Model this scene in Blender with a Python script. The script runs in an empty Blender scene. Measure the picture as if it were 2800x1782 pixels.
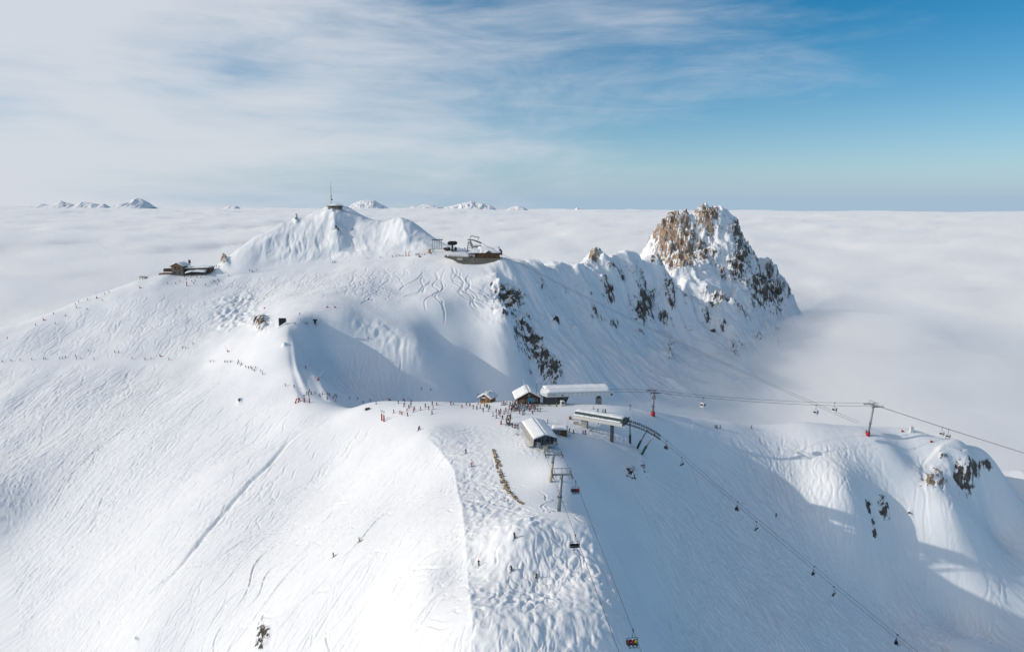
import bpy, bmesh, math, random
import numpy as np
from mathutils import Vector, Matrix

# ------------------------------------------------------------------ camera
S = bpy.context.scene
F_PX, W_PX, H_PX = 1900.0, 2800.0, 1782.0        # focal length in photo pixels
PITCH, ROLL = math.radians(9.60), math.radians(0.32)
CAM = np.array([0.0, 0.0, 84.0])
_F = np.array([0, math.cos(PITCH), -math.sin(PITCH)])
_U0 = np.array([0, math.sin(PITCH), math.cos(PITCH)])
_X = np.array([1.0, 0, 0])
_R = _X*math.cos(ROLL) + _U0*math.sin(ROLL)
_U = -_X*math.sin(ROLL) + _U0*math.cos(ROLL)
cd = bpy.data.cameras.new('camera'); cam = bpy.data.objects.new('camera', cd)
S.collection.objects.link(cam); S.camera = cam
cd.sensor_width = 36; cd.lens = 36*F_PX/W_PX; cd.clip_start = 1; cd.clip_end = 120000
M = Matrix.Identity(4)
for i in range(3):
    M[i][0], M[i][1], M[i][2], M[i][3] = _R[i], _U[i], -_F[i], CAM[i]
cam.matrix_world = M

# ------------------------------------------------------------------ light
SUN_EL, SUN_AZ = math.radians(24.0), math.radians(9)   # light travels towards +x, a little towards +y
LIGHT = np.array([math.cos(SUN_EL)*math.cos(SUN_AZ), math.cos(SUN_EL)*math.sin(SUN_AZ), -math.sin(SUN_EL)])
sd = bpy.data.lights.new('sun', 'SUN'); sun = bpy.data.objects.new('sun', sd)
S.collection.objects.link(sun)
sd.energy = 2.4; sd.angle = math.radians(0.5); sd.color = (1.0, 0.905, 0.785)
sun.rotation_euler = Vector(LIGHT).to_track_quat('-Z', 'Y').to_euler()
wd = bpy.data.worlds.new('World'); S.world = wd; wd.use_nodes = True
def build_world():
    nt = wd.node_tree; nt.nodes.clear(); N = nt.nodes.new; L = nt.links.new
    out = N('ShaderNodeOutputWorld'); bg = N('ShaderNodeBackground')
    sky = N('ShaderNodeTexSky'); sky.sky_type = 'NISHITA'; sky.sun_disc = False
    sky.sun_elevation = SUN_EL
    # sun stands at azimuth of -LIGHT ; node rotation is measured from +Y towards +X
    sky.sun_rotation = math.atan2(-LIGHT[0], -LIGHT[1])
    sky.altitude = 2000; sky.air_density = 1.0; sky.dust_density = 0.1; sky.ozone_density = 1.6
    tc = N('ShaderNodeTexCoord')
    sep = N('ShaderNodeSeparateXYZ'); L(tc.outputs['Generated'], sep.inputs[0])
    def math_(op, a, b=None, c=None, clamp=False):
        m = N('ShaderNodeMath'); m.operation = op; m.use_clamp = clamp
        for i, q in enumerate((a, b, c)):
            if q is None: continue
            if isinstance(q, (int, float)): m.inputs[i].default_value = q
            else: L(q, m.inputs[i])
        return m.outputs[0]
    def ramp(val, lo, hi):
        m = N('ShaderNodeMapRange'); m.interpolation_type = 'SMOOTHSTEP'
        L(val, m.inputs[0]); m.inputs[1].default_value = lo; m.inputs[2].default_value = hi
        return m.outputs[0]
    def noise(scale_xyz, rot, sc, det, rough, dist, off=(0, 0, 0)):
        mp = N('ShaderNodeMapping'); mp.vector_type = 'POINT'
        mp.inputs['Scale'].default_value = scale_xyz; mp.inputs['Rotation'].default_value = rot
        mp.inputs['Location'].default_value = off
        L(tc.outputs['Generated'], mp.inputs[0])
        n = N('ShaderNodeTexNoise'); n.inputs['Scale'].default_value = sc; n.inputs['Detail'].default_value = det
        n.inputs['Roughness'].default_value = rough; n.inputs['Distortion'].default_value = dist
        L(mp.outputs[0], n.inputs['Vector']); return n.outputs[0]
    x, y, z = sep.outputs
    # veil of high cirrus: thick towards the sun side (-x), thinning to +x, broken into wind-drawn streaks
    big = noise((1.0, 1.0, 3.8), (0, math.radians(-14), 0), 2.1, 5, 0.55, 0.35, (0.3, 0.1, 0.55))
    fine = noise((1.0, 1.0, 6.0), (0, math.radians(-15), 0), 3.4, 10, 0.66, 1.6, (2.3, 0.0, 0.2))
    hair = noise((1.6, 1.6, 15.0), (0, math.radians(-11), 0), 5.0, 8, 0.6, 0.6, (5.3, 1.0, 0.7))
    lean = math_('ADD', x, math_('MULTIPLY', math_('MINIMUM', z, 0.27), -1.1))   # the veil reaches further over to +x with height
    cover = math_('SUBTRACT', 0.36, math_('MULTIPLY', lean, 1.15))
    tex = math_('ADD', math_('MULTIPLY', math_('SUBTRACT', big, 0.5), 1.9),
                math_('ADD', math_('MULTIPLY', math_('SUBTRACT', fine, 0.5), 0.6), math_('MULTIPLY', math_('SUBTRACT', hair, 0.5), 0.3)))
    dens = math_('MULTIPLY', ramp(math_('ADD', cover, tex), 0.16, 1.30), 0.95)
    hz = math_('POWER', 2.718, math_('MULTIPLY', math_('MAXIMUM', z, 0.0), -12.0))     # pale air along the horizon
    hz = math_('MINIMUM', math_('MULTIPLY', hz, 1.2), 1.0)
    hsv = N('ShaderNodeHueSaturation'); hsv.inputs['Saturation'].default_value = 1.55; hsv.inputs['Value'].default_value = 0.88; hsv.inputs['Hue'].default_value = 0.489
    L(sky.outputs[0], hsv.inputs['Color'])
    hmix = N('ShaderNodeMix'); hmix.data_type = 'RGBA'
    L(hz, hmix.inputs[0]); L(hsv.outputs[0], hmix.inputs[6]); hmix.inputs[7].default_value = (3.3, 4.5, 5.6, 1)
    mix = N('ShaderNodeMix'); mix.data_type = 'RGBA'
    L(dens, mix.inputs[0]); L(hmix.outputs[2], mix.inputs[6])
    mix.inputs[7].default_value = (5.9, 6.2, 6.7, 1)
    L(mix.outputs[2], bg.inputs[0]); bg.inputs[1].default_value = 0.106
    L(bg.outputs[0], out.inputs[0])
build_world()
S.view_settings.view_transform = 'Standard'; S.view_settings.look = 'None'
S.view_settings.exposure = 0.09; S.view_settings.gamma = 1.0
S.render.engine = 'CYCLES'
S.cycles.max_bounces = 8; S.cycles.diffuse_bounces = 4; S.cycles.volume_bounces = 5
S.cycles.use_denoising = True

# ------------------------------------------------------------------ helpers: pixels, noise
def ray(u, v):
    d = _F + _R*((u-W_PX/2)/F_PX) + _U*((H_PX/2-v)/F_PX)
    return d
def P(u, v, Y):
    d = ray(u, v); return CAM + d*(Y/d[1])
def project(x, y, z):
    dx, dy, dz = x-CAM[0], y-CAM[1], z-CAM[2]
    w = dx*_F[0]+dy*_F[1]+dz*_F[2]
    w = np.where(np.abs(w) < 1e-6, 1e-6, w)
    a = (dx*_R[0]+dy*_R[1]+dz*_R[2])/w; b = (dx*_U[0]+dy*_U[1]+dz*_U[2])/w
    return W_PX/2+F_PX*a, H_PX/2-F_PX*b, w

_rs = np.random.RandomState(7)
_perm = np.concatenate([_rs.permutation(512)]*3)
_ga = _rs.rand(512)*2*np.pi
_gx, _gy = np.cos(_ga), np.sin(_ga)
def perlin(x, y):
    xi = np.floor(x).astype(np.int64); yi = np.floor(y).astype(np.int64)
    xf = x-xi; yf = y-yi; xi &= 511; yi &= 511
    u = xf*xf*xf*(xf*(xf*6-15)+10); w = yf*yf*yf*(yf*(yf*6-15)+10)
    def g(ix, iy, fx, fy):
        h = _perm[_perm[ix & 511]+(iy & 511)]
        return _gx[h]*fx+_gy[h]*fy
    a = g(xi, yi, xf, yf); b = g(xi+1, yi, xf-1, yf)
    c = g(xi, yi+1, xf, yf-1); d = g(xi+1, yi+1, xf-1, yf-1)
    a += u*(b-a); c += u*(d-c)
    return (a+w*(c-a))*1.5
def fbm(x, y, o=4, g=0.5, l=2.0):
    s = 0; a = 1.0
    for i in range(o):
        s = s+a*perlin(x+17.3*i, y-9.1*i); x = x*l; y = y*l; a *= g
    return s
def ridged(x, y, o=4, g=0.5):
    s = 0; a = 1.0
    for i in range(o):
        s = s+a*(1-2*np.abs(perlin(x+31.7*i, y+5.3*i))); x = x*2.03; y = y*2.03; a *= g
    return s
def sstep(a, b, x):
    t = np.clip((x-a)/(b-a), 0, 1); return t*t*(3-2*t)

# ------------------------------------------------------------------ terrain: surveyed points (u, v, distance Y)
CP = [
 # long traverse on the left and the col
 (-400,1040,470),(0,992,480),(200,988,476),(400,984,470),(560,990,455),(650,1000,430),(720,1030,405),(780,1065,385),(830,1085,368),
 # left skyline
 (-400,985,520),(0,898,527),(110,862,545),(230,818,560),(330,785,572),(385,765,582),(440,752,588),
 # terrace of the left restaurant and the road under the summit
 (500,770,572),(560,758,580),(600,745,590),(700,738,594),(850,722,600),(1000,705,602),(1100,700,598),(1180,698,590),(1240,700,585),(1290,690,598),(1240,685,597),
 (200,910,512),(500,880,515),(650,850,530),(900,800,520),(820,880,452),(1100,800,535),(1200,780,545),(1280,760,555),
 (1250,705,580),(1310,725,568),(1370,712,572),(1320,780,548),(1340,850,515),(1375,760,560),(1425,850,545),(1400,900,505),
 # bowl behind the col
 (1100,850,500),(1200,840,507),(1000,860,486),(930,885,470),(980,910,469),(1050,935,467),(1150,985,462),(1200,930,488),(1250,1000,477),
 (1000,990,456),(900,960,455),(872,1020,426),(950,1050,440),(1050,1070,442),(1150,1070,452),(1300,1060,476),(1450,1030,508),
 (830,890,452),(825,960,425),(835,1020,400),(850,1070,378),(720,930,440),(640,930,465),(750,1000,410),(700,890,480),
 # col / plateau
 (900,1110,356),(1000,1105,337),(1060,1096,338),(1200,1098,326),(1300,1105,318),(1400,1110,306),(1500,1110,308),(1440,1098,319),(1340,1098,323),(1530,1102,318),(1600,1118,301),(1690,1125,300),
 (1400,1150,281),(1250,1160,282),(1100,1150,302),(1300,1200,262),
 # right ridge
 (1787,1135,312),(1900,1150,325),(2000,1160,335),(2200,1158,345),(2380,1190,335),(2500,1182,342),(2600,1207,345),
 (2640,1232,336),(2700,1258,341),(2735,1295,349),(2800,1288,374),(2560,1320,316),(2640,1330,323),(2440,1240,326),(2700,1400,328),(3100,1400,330),
 # right slope below the ridge
 (1900,1300,288),(2000,1250,311),(2100,1300,310),(2200,1300,313),(2320,1370,299),(2450,1400,308),(2510,1260,328),(2300,1500,288),(2300,1700,253),(2000,1500,257),(1800,1600,215),(1800,1400,246),
 (2600,1600,292),(2600,1500,298),(2400,1600,284),(2800,1700,282),(1800,1782,186),(2200,1782,227),(2700,1782,258),(2800,1390,352),(2800,1500,316),(3100,1600,300),
 # mogul ridge towards the camera
 (1150,1190,270),(1230,1200,262),(1230,1270,240),(1262,1400,200),(1276,1550,170),(1290,1782,134),(1406,1470,172),(1550,1500,170),(1640,1450,184),(1690,1600,163),
 (1720,1782,140),(1320,1300,228),(1420,1400,193),(1450,1782,133),(1470,1600,158),
 (1450,1300,222),(1540,1290,222),(1560,1400,190),(1480,1215,248),(1380,1200,258),
 (1600,1260,249),(1660,1330,237),(1640,1200,272),(1720,1210,277),(1760,1250,272),(1700,1400,228),
 # big left face
 (985,1517,209),(1100,1350,237),(1000,1250,286),(1100,1220,271),(900,1150,335),(900,1300,290),(800,1450,258),(700,1200,345),(600,1100,395),
 (600,1300,315),(600,1500,262),(700,1700,214),(1000,1700,182),(1000,1782,171),(1150,1600,170),(1190,1782,139.5),
 (400,1200,375),(400,1500,285),(400,1782,228),(100,1200,395),(100,1400,340),(100,1700,275),(0,1782,265),(200,1100,425),(0,1100,430),
 (-300,1300,390),(-150,1400,333),(-300,1700,300),(700,1782,200),  # includes an unseen rise off the left edge, added to dim the lower left face
 # summit hill
 (640,690,612),(700,650,632),(790,606,652),(840,597,657),(880,575,676),(910,567,682),(945,567,682),(985,595,665),(1015,606,660),(1060,606,660),
 (1095,596,652),(1130,611,645),(1160,640,632),(1190,672,612),
 (750,700,612),(850,680,620),(910,640,636),(965,655,630),(1060,650,630),(1150,675,608),(930,690,616),
 # shaded flank and the spur on the right
 (1480,745,622),(1530,735,650),(1590,758,680),(1620,762,692),(1640,692,714),(1690,705,732),(1740,708,747),(1800,735,772),
 (1560,850,620),(1600,950,560),(1700,900,668),(1700,800,702),(1780,790,792),(1850,830,790),(1950,905,770),(2040,948,760),
 (1800,900,735),(1900,965,722),(1800,1030,622),(2000,1000,690),(2100,1080,620),(1900,1080,585),(1700,1080,545),(1500,950,530),
 # rocky peak
 (1778,712,915),(1800,650,925),(1830,590,935),(1858,577,940),(1885,592,940),(1897,596,945),(1915,576,948),(1945,566,950),(1975,572,952),(2000,592,955),
 (2018,635,960),(2050,690,965),(2085,712,972),(2112,722,980),(2142,760,985),
 (1840,690,905),(1900,660,912),(1900,745,845),(1960,700,888),(2000,790,842),(2060,780,885),(2088,845,880),(2050,860,815),(1830,745,850),(2122,805,935),
]
# points hidden from the camera: (u, Y, z)
HP = [(-400,620,-75),(0,600,-60),(110,620,-55),(230,640,-45),(385,655,-30),(500,650,-15),(540,640,0),(585,640,5),(600,690,-40),(700,720,-20),(800,740,-10),(910,765,15),(1000,750,5),(1100,740,5),(1190,720,-10),
 (1300,580,41.5),(1340,580,41.5),(1250,690,0),(1370,690,-20),(1480,720,-25),(1590,770,-30),(1690,820,-25),(1780,850,-25),
 (1000,375,-32),(1100,380,-36),(1200,372,-34),(1300,368,-32),(1400,360,-30),(1500,362,-32),(1600,360,-32),(1700,365,-36),
 (1800,375,-44),(1900,395,-56),(2000,405,-62),(2200,410,-66),(2400,405,-72),(2600,410,-78),(2800,405,-92),(3100,400,-120),
 (1850,1020,-20),(1950,1040,-20),(2060,1050,-50),(2200,1030,-110),(2250,900,-130),(2200,760,-120),(2300,600,-125),(2600,500,-130),
 (3000,600,-160),(-600,800,-160),(400,850,-160),(900,950,-160),(1400,900,-160),(1900,1200,-160),(2600,1000,-180),
 (400,70,-150),(1400,70,-60),(2400,70,-150),(-300,150,-190),(3100,150,-170)]
def upoint(u, Y):       # x of a column at ground distance Y, near the horizon line
    return (u-W_PX/2)/F_PX*Y
pts = [P(*c) for c in CP] + [np.array([upoint(u, Y), Y, z]) for u, Y, z in HP]
pts = np.array(pts)
def rbf_fit(p, c, lam=0.4):
    d = np.hypot(p[:, None, 0]-p[None, :, 0], p[:, None, 1]-p[None, :, 1])
    K = np.sqrt(d*d+c*c)
    n = len(p); A = np.zeros((n+3, n+3)); A[:n, :n] = -K + lam*np.eye(n)*0 - lam*np.eye(n)
    Q = np.c_[np.ones(n), p[:, 0]/500, p[:, 1]/500]; A[:n, n:] = Q; A[n:, :n] = Q.T
    b = np.r_[p[:, 2], 0, 0, 0]
    return np.linalg.solve(A, b)
RBF_C = 9.0
_w = rbf_fit(pts, RBF_C)
def base_h(x, y):
    sh = x.shape; x = x.ravel(); y = y.ravel(); out = np.empty_like(x); n = len(pts)
    for i in range(0, len(x), 40000):
        xx = x[i:i+40000]; yy = y[i:i+40000]
        d2 = (xx[:, None]-pts[None, :, 0])**2+(yy[:, None]-pts[None, :, 1])**2
        out[i:i+40000] = -np.sqrt(d2+RBF_C*RBF_C)@_w[:n]+_w[n]+_w[n+1]*xx/500+_w[n+2]*yy/500
    return out.reshape(sh)
# ------------------------------------------------------------------ terrain grid (finer near the camera)
DETAIL = 1.0            # 1.0 = full resolution
az = np.radians(np.r_[np.linspace(-58, -37.8, 34)[:-1], np.linspace(-37.8, 37.8, int(1030*DETAIL)), np.linspace(37.8, 58, 34)[1:]])
rr = np.r_[np.arange(60, 126, 2.2/DETAIL), np.arange(126, 300, .42/DETAIL), np.arange(300, 640, .78/DETAIL), np.arange(640, 1010, 1.5/DETAIL), np.arange(1010, 1240, 8/DETAIL)]
A_, R_ = np.meshgrid(az, rr)
GX, GY = R_*np.sin(A_), R_*np.cos(A_)
GZ = base_h(GX, GY)
nr, nc = GX.shape
def hit(us, vs, Z=None):
    """first terrain point under photo pixels (arrays)"""
    Z = GZ if Z is None else Z
    us = np.atleast_1d(np.asarray(us, float)); vs = np.atleast_1d(np.asarray(vs, float)); out = np.full((len(us), 3), np.nan)
    for k in range(len(us)):
        d = ray(us[k], vs[k]); hyp = math.hypot(d[0], d[1]); a = math.atan2(d[0], d[1]); sl = d[2]/hyp
        c = np.interp(a, az, np.arange(nc)); c0 = min(int(c), nc-2); t = c-c0
        prof = Z[:, c0]*(1-t)+Z[:, c0+1]*t - (CAM[2]+sl*rr)
        w = np.nonzero(prof[20:] >= 0)[0]
        if len(w) == 0: continue
        i = w[0]+20
        f = prof[i-1]/(prof[i-1]-prof[i]) if prof[i] != prof[i-1] else 0
        r = rr[i-1]+(rr[i]-rr[i-1])*f
        out[k] = (r*math.sin(a), r*math.cos(a), CAM[2]+sl*r)
    return out
def ground(x, y):
    """terrain height at world x, y"""
    x = np.asarray(x, float); y = np.asarray(y, float)
    c = np.interp(np.arctan2(x, y), az, np.arange(nc)); r = np.interp(np.hypot(x, y), rr, np.arange(nr))
    c0 = np.clip(c.astype(int), 0, nc-2); r0 = np.clip(r.astype(int), 0, nr-2); a = c-c0; b = r-r0
    return (GZ[r0, c0]*(1-a)+GZ[r0, c0+1]*a)*(1-b)+(GZ[r0+1, c0]*(1-a)+GZ[r0+1, c0+1]*a)*b
UU, VV, _ = project(GX, GY, GZ)
def blur(m, n):
    if n < 1: return m
    for ax in (0, 1):
        for _ in range(2):
            p = np.pad(m, [(n+1, n) if i == ax else (0, 0) for i in (0, 1)], mode='edge')
            cs = np.cumsum(p, axis=ax); k = 2*n+1
            m = (np.take(cs, range(k, cs.shape[ax]), ax)-np.take(cs, range(0, cs.shape[ax]-k), ax))/k
    return m
def poly_mask(poly, y0, y1, n=4):
    u = [p[0] for p in poly]; v = [p[1] for p in poly]
    ins = np.zeros(GX.shape, bool)
    sel = (UU > min(u)) & (UU < max(u)) & (VV > min(v)) & (VV < max(v)) & (GY > y0) & (GY < y1)
    uu, vv = UU[sel], VV[sel]; r = np.zeros(len(uu), bool); j = len(poly)-1
    for i in range(len(poly)):
        (xi, yi), (xj, yj) = poly[i], poly[j]
        c = ((yi > vv) != (yj > vv)) & (uu < (xj-xi)*(vv-yi)/(yj-yi+1e-9)+xi)
        r ^= c; j = i
    ins[sel] = r
    return blur(ins.astype(np.float32), n)
def ell(u, v, ru, rv, y0, y1, tilt=0):
    t = math.radians(tilt); du, dv = UU-u, VV-v
    a = (du*math.cos(t)+dv*math.sin(t))/ru; b = (-du*math.sin(t)+dv*math.cos(t))/rv
    return np.exp(-(a*a+b*b)**1.5)*((GY > y0) & (GY < y1))

# zones seen in the photograph
moguls_near = poly_mask([(1160,1185),(1300,1165),(1330,1220),(1350,1290),(1385,1350),(1430,1390),(1500,1420),(1600,1440),(1645,1455),(1690,1580),(1725,1690),(1745,1800),(1290,1800),(1275,1500),(1250,1330)], 90, 300, 3)
moguls_left = poly_mask([(585,815),(690,800),(705,850),(690,880),(640,900),(590,905)], 430, 600, 5)
moguls_bowl = poly_mask([(950,878),(1060,890),(1120,930),(1180,1000),(1150,1005),(1060,955),(970,905)], 400, 520, 4)
groomed = np.clip(poly_mask([(800,1080),(870,1100),(1080,1096),(1400,1105),(1700,1118),(1700,1160),(1560,1140),(1420,1140),(1330,1165),(1130,1165),(960,1130),(850,1120)], 260, 400, 6)
  + poly_mask([(795,892),(845,892),(842,990),(865,1050),(890,1090),(830,1095),(822,1040),(808,990),(808,940)], 350, 470, 3)
  + poly_mask([(0,975),(560,975),(650,990),(780,1060),(860,1090),(800,1090),(700,1040),(600,1000),(500,997),(0,1004)], 350, 500, 3)
  + poly_mask([(480,750),(600,742),(850,715),(1000,700),(1240,692),(1240,708),(1000,715),(850,732),(620,752),(560,785),(440,790)], 540, 640, 3)
  + poly_mask([(1700,1130),(2000,1160),(2250,1155),(2250,1170),(2000,1172),(1800,1150)], 290, 360, 3), 0, 1)
powder = np.clip(poly_mask([(560,925),(680,900),(780,890),(808,960),(815,1010),(835,1060),(760,1050),(680,1000),(600,985)], 380, 490, 4)
  + poly_mask([(1345,1220),(1440,1200),(1540,1230),(1640,1330),(1640,1440),(1540,1425),(1440,1385),(1390,1330)], 170, 270, 4)
  + poly_mask([(1330,700),(1640,690),(1900,800),(2200,1000),(2100,1100),(1500,1060),(1300,1060),(1420,900)], 480, 860, 6)
  + poly_mask([(580,740),(640,690),(800,600),(910,560),(960,565),(1100,590),(1200,690),(1000,700),(850,715)], 600, 720, 4)
  + poly_mask([(1080,845),(1300,830),(1420,900),(1350,1060),(1200,1060),(1180,990),(1120,900)], 420, 530, 4), 0, 1)

# --- rocks: (u, v, half width, half height, near, far, tilt, amount)
ROCKS = [(1392,838,42,30,480,600,35,1),(1418,830,18,38,480,620,0,1),(1425,915,16,34,430,600,-25,.9),(1455,965,26,42,430,600,-30,1),(1500,1025,40,30,430,600,35,1),(1440,895,14,20,430,600,0,.8),
 (1665,843,16,17,600,760,0,.9),(1757,848,30,40,600,800,-35,1),(1818,905,24,12,600,800,30,.9),(1833,978,14,28,560,760,0,.8),(1752,918,12,10,560,760,30,.8),(1680,906,12,8,560,760,0,.9),(1521,879,9,14,500,700,0,.9),
 (1690,762,24,22,660,780,30,.8),(1887,846,26,26,700,880,30,.9),(1966,836,30,26,740,920,25,1),(2028,861,30,20,740,920,30,.9),(1805,739,34,22,760,900,20,.9),(1622,716,16,36,690,760,15,1),(2073,930,18,16,700,860,0,.7),(2012,978,30,24,600,800,20,.6),(1620,892,5,6,560,700,0,.9),
 (1846,650,56,86,840,1000,-6,1.25),(1868,700,34,50,840,1000,0,1.2),(1930,600,34,36,880,1000,15,1.2),(1920,690,42,32,830,1000,20,1),(2022,715,30,50,860,1010,10,1.05),(2100,785,58,46,850,1010,30,1.1),(2014,640,20,36,880,1010,-20,1),(2107,740,22,26,900,1010,0,.9),(1977,737,12,22,850,1000,-15,.9),(2150,800,18,30,880,1010,0,.8),
 (2552,1311,32,24,290,350,25,1),(2635,1310,22,40,290,350,-25,1.05),(2660,1290,14,26,290,350,-15,1),(2690,1275,20,16,290,350,20,1),(2577,1252,15,9,290,350,10,.8),(2415,1390,13,25,270,350,-10,1.05),(2375,1385,8,18,270,350,-10,.8),(2390,1460,7,14,260,330,0,.9),(2386,1425,6,12,260,330,0,.6),(2490,1404,8,5,270,340,25,.6),
 (1728,1294,17,16,215,270,10,1),(1760,1280,10,22,215,280,-15,.6),(716,1742,14,46,150,240,6,1),(712,886,17,16,430,520,0,1.1),
 (922,648,8,12,600,660,0,1),(612,712,9,14,570,640,-30,1),(810,606,5,4,620,680,0,1),(655,1098,4,6,360,420,30,.9),(372,1750,5,7,200,260,0,.8),(778,945,5,4,400,460,0,.7),(1490,870,6,5,500,620,0,.6),(1580,905,10,7,520,660,20,.5),(1540,800,12,10,560,680,30,.5),(1480,790,10,12,560,660,30,.6),(1345,795,6,5,500,600,0,.6)]
rock = np.zeros(GX.shape, np.float32); warm = np.zeros(GX.shape, np.float32)
for (u, v, a, b, y0, y1, t, k) in ROCKS:
    sel = (np.abs(UU-u) < 2.2*max(a, b)) & (np.abs(VV-v) < 2.2*max(a, b))
    g = np.zeros(GX.shape, np.float32)
    tt = math.radians(t); du, dv = UU[sel]-u, VV[sel]-v
    p = (du*math.cos(tt)+dv*math.sin(tt))/(a*1.22); q = (-du*math.sin(tt)+dv*math.cos(tt))/(b*1.22)
    g[sel] = k*np.exp(-(p*p+q*q)*1.05)*((GY[sel] > y0) & (GY[sel] < y1))
    rock = np.maximum(rock, g)
    if (u, v) in ((1846,650),(1868,700),(1930,600),(1622,716),(712,886),(612,712),(2552,1311)): warm = np.maximum(warm, g)
# --- broad relief
far = sstep(400, 900, R_)
und = fbm(GX/46, GY/46, 3)*1.3
GZ += und*(1-.85*groomed)*(1-.6*moguls_near)*(.12+.88*sstep(380, 560, R_))
# ribs and gullies running down the steep snow faces
gy, gx = np.gradient(GZ)
flank = poly_mask([(1350,740),(1640,690),(1900,800),(2200,1000),(2100,1100),(1500,1060),(1330,900)], 500, 860, 14)
summit = poly_mask([(590,745),(640,690),(800,595),(910,560),(960,560),(1100,590),(1200,690),(1000,703),(850,718)], 603, 720, 6)
pk = ((GY > 800) & (GX > 150) & (GX < 460)).astype(np.float32); pk = blur(pk, 20)
ca, sa = math.cos(math.radians(-35)), math.sin(math.radians(-35))
fx, fy = GX*ca+GY*sa, -GX*sa+GY*ca
GZ += flank*(ridged(fx/64+3, fy/21, 5, .55)*3.6-1.5+ridged(fx/120+7, fy/52+2, 2, .4)*6.5-3)
GZ += summit*(ridged(GX/26, GY/60+9, 4, .5)*1.3)
GZ += pk*(ridged(GX/40+.4*perlin(GX/30, GY/30), GY/60, 5, .58)*7.0-11)
# spurs, ribs and hollows that can be told apart
def spur(path, w, h, pw=2.0, jag=0.0):
    q = hit([p[0] for p in path], [p[1] for p in path], GZ); q = q[~np.isnan(q[:, 0])]
    if len(q) < 2: return
    x0, x1, y0, y1 = q[:, 0].min()-3*w, q[:, 0].max()+3*w, q[:, 1].min()-3*w, q[:, 1].max()+3*w
    sel = (GX > x0) & (GX < x1) & (GY > y0) & (GY < y1); X_, Y_ = GX[sel], GY[sel]; D = np.full(X_.shape, 1e9); F_ = np.zeros(X_.shape)
    n = len(q)-1
    for i in range(n):
        ax, ay = q[i, :2]; bx, by = q[i+1, :2]; l2 = (bx-ax)**2+(by-ay)**2+1e-6
        t = np.clip(((X_-ax)*(bx-ax)+(Y_-ay)*(by-ay))/l2, 0, 1); d = np.hypot(X_-ax-t*(bx-ax), Y_-ay-t*(by-ay)); m = d < D
        D[m] = d[m]; F_[m] = ((i+t)/n)[m]
    k = h*(1+jag*perlin(X_/9, Y_/9))
    fade = sstep(0, .18, F_)*sstep(0, .18, 1-F_) if n > 1 else 1.0
    prof = np.exp(-D/w) if pw == 1 else np.exp(-(D/w)**pw)
    GZ[sel] += k*prof*fade
spur([(1555,742),(1600,765),(1645,785),(1668,815),(1690,850)], 10, 12, 1, .5)
spur([(1720,790),(1752,820),(1790,870),(1830,910),(1850,980)], 10, 7, 1, .5)
spur([(1745,745),(1790,800),(1850,838),(1905,872),(1955,906),(2010,935),(2060,955)], 13, 17, 1, .3)
spur([(1820,745),(1880,790),(1940,830),(1990,850),(2050,890)], 14, 13, 1, .4)
spur([(1412,880),(1440,920),(1470,970),(1510,1015),(1545,1050)], 9, 7, 1, .5)
spur([(1350,740),(1365,790),(1395,830),(1425,865)], 9, 5, 1, .4)
spur([(1640,700),(1665,740),(1690,780),(1720,810)], 10, 10, 1, .5)
spur([(905,572),(911,600),(917,630),(923,660),(928,690)], 11, 7.5, 1, .4)
spur([(948,590),(962,630),(962,660),(950,690)], 14, -3.5)
spur([(740,640),(760,680),(775,710)], 10, 2.5, 1, .3)
spur([(1098,600),(1105,635),(1120,670)], 9, 4, 1, .3)
spur([(1150,1185),(1200,1232),(1242,1292),(1264,1400),(1277,1550),(1290,1690),(1302,1800)], 3.2, 1.0, 1, .1)
spur([(2560,1222),(2590,1262),(2605,1310)], 5, 2.2, 1, .6)
spur([(2640,1228),(2652,1265),(2645,1330)], 4.5, 2.8, 1, .6)
spur([(2690,1260),(2700,1300),(2690,1340)], 5, 2.0, 1, .6)
spur([(2610,1230),(2622,1280),(2618,1330)], 4, -2.0)
spur([(820,880),(821,930),(826,990),(840,1040),(858,1080),(880,1100)], 6.5, -1.5, 6)
# rock relief: the marked outcrops, and bare ribs where the flank and the peak are too steep to hold snow
def steepness():
    a, b = np.gradient(GZ, axis=0), np.gradient(GZ, axis=1); c, d, e, f = np.gradient(GX, axis=0), np.gradient(GY, axis=0), np.gradient(GX, axis=1), np.gradient(GY, axis=1)
    X1, Y1, Z1 = f*a-b*d, b*c-e*a, e*d-f*c
    return 1-np.abs(Z1)/(np.sqrt(X1*X1+Y1*Y1+Z1*Z1)+1e-9)
st0 = blur(steepness(), 1)
bare = np.maximum(flank*sstep(.38, .55, st0)*.62, pk*sstep(.38, .58, st0)*.8)*sstep(-.25, .35, fbm(GX/34, GY/34, 2))
rk = np.clip(np.maximum(rock, bare), 0, 1)
amp = 1.0+2.6*sstep(330, 650, R_)+3.0*sstep(800, 900, R_)
rw = 6+9*sstep(330, 650, R_)+10*sstep(800, 900, R_)
rn = ridged(GX/rw+.5*perlin(GX/5, GZ/4), GY/rw+GZ/rw*.7, 5, .58)
GZ += rk*(rn-.3)*amp*1.25
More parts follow.
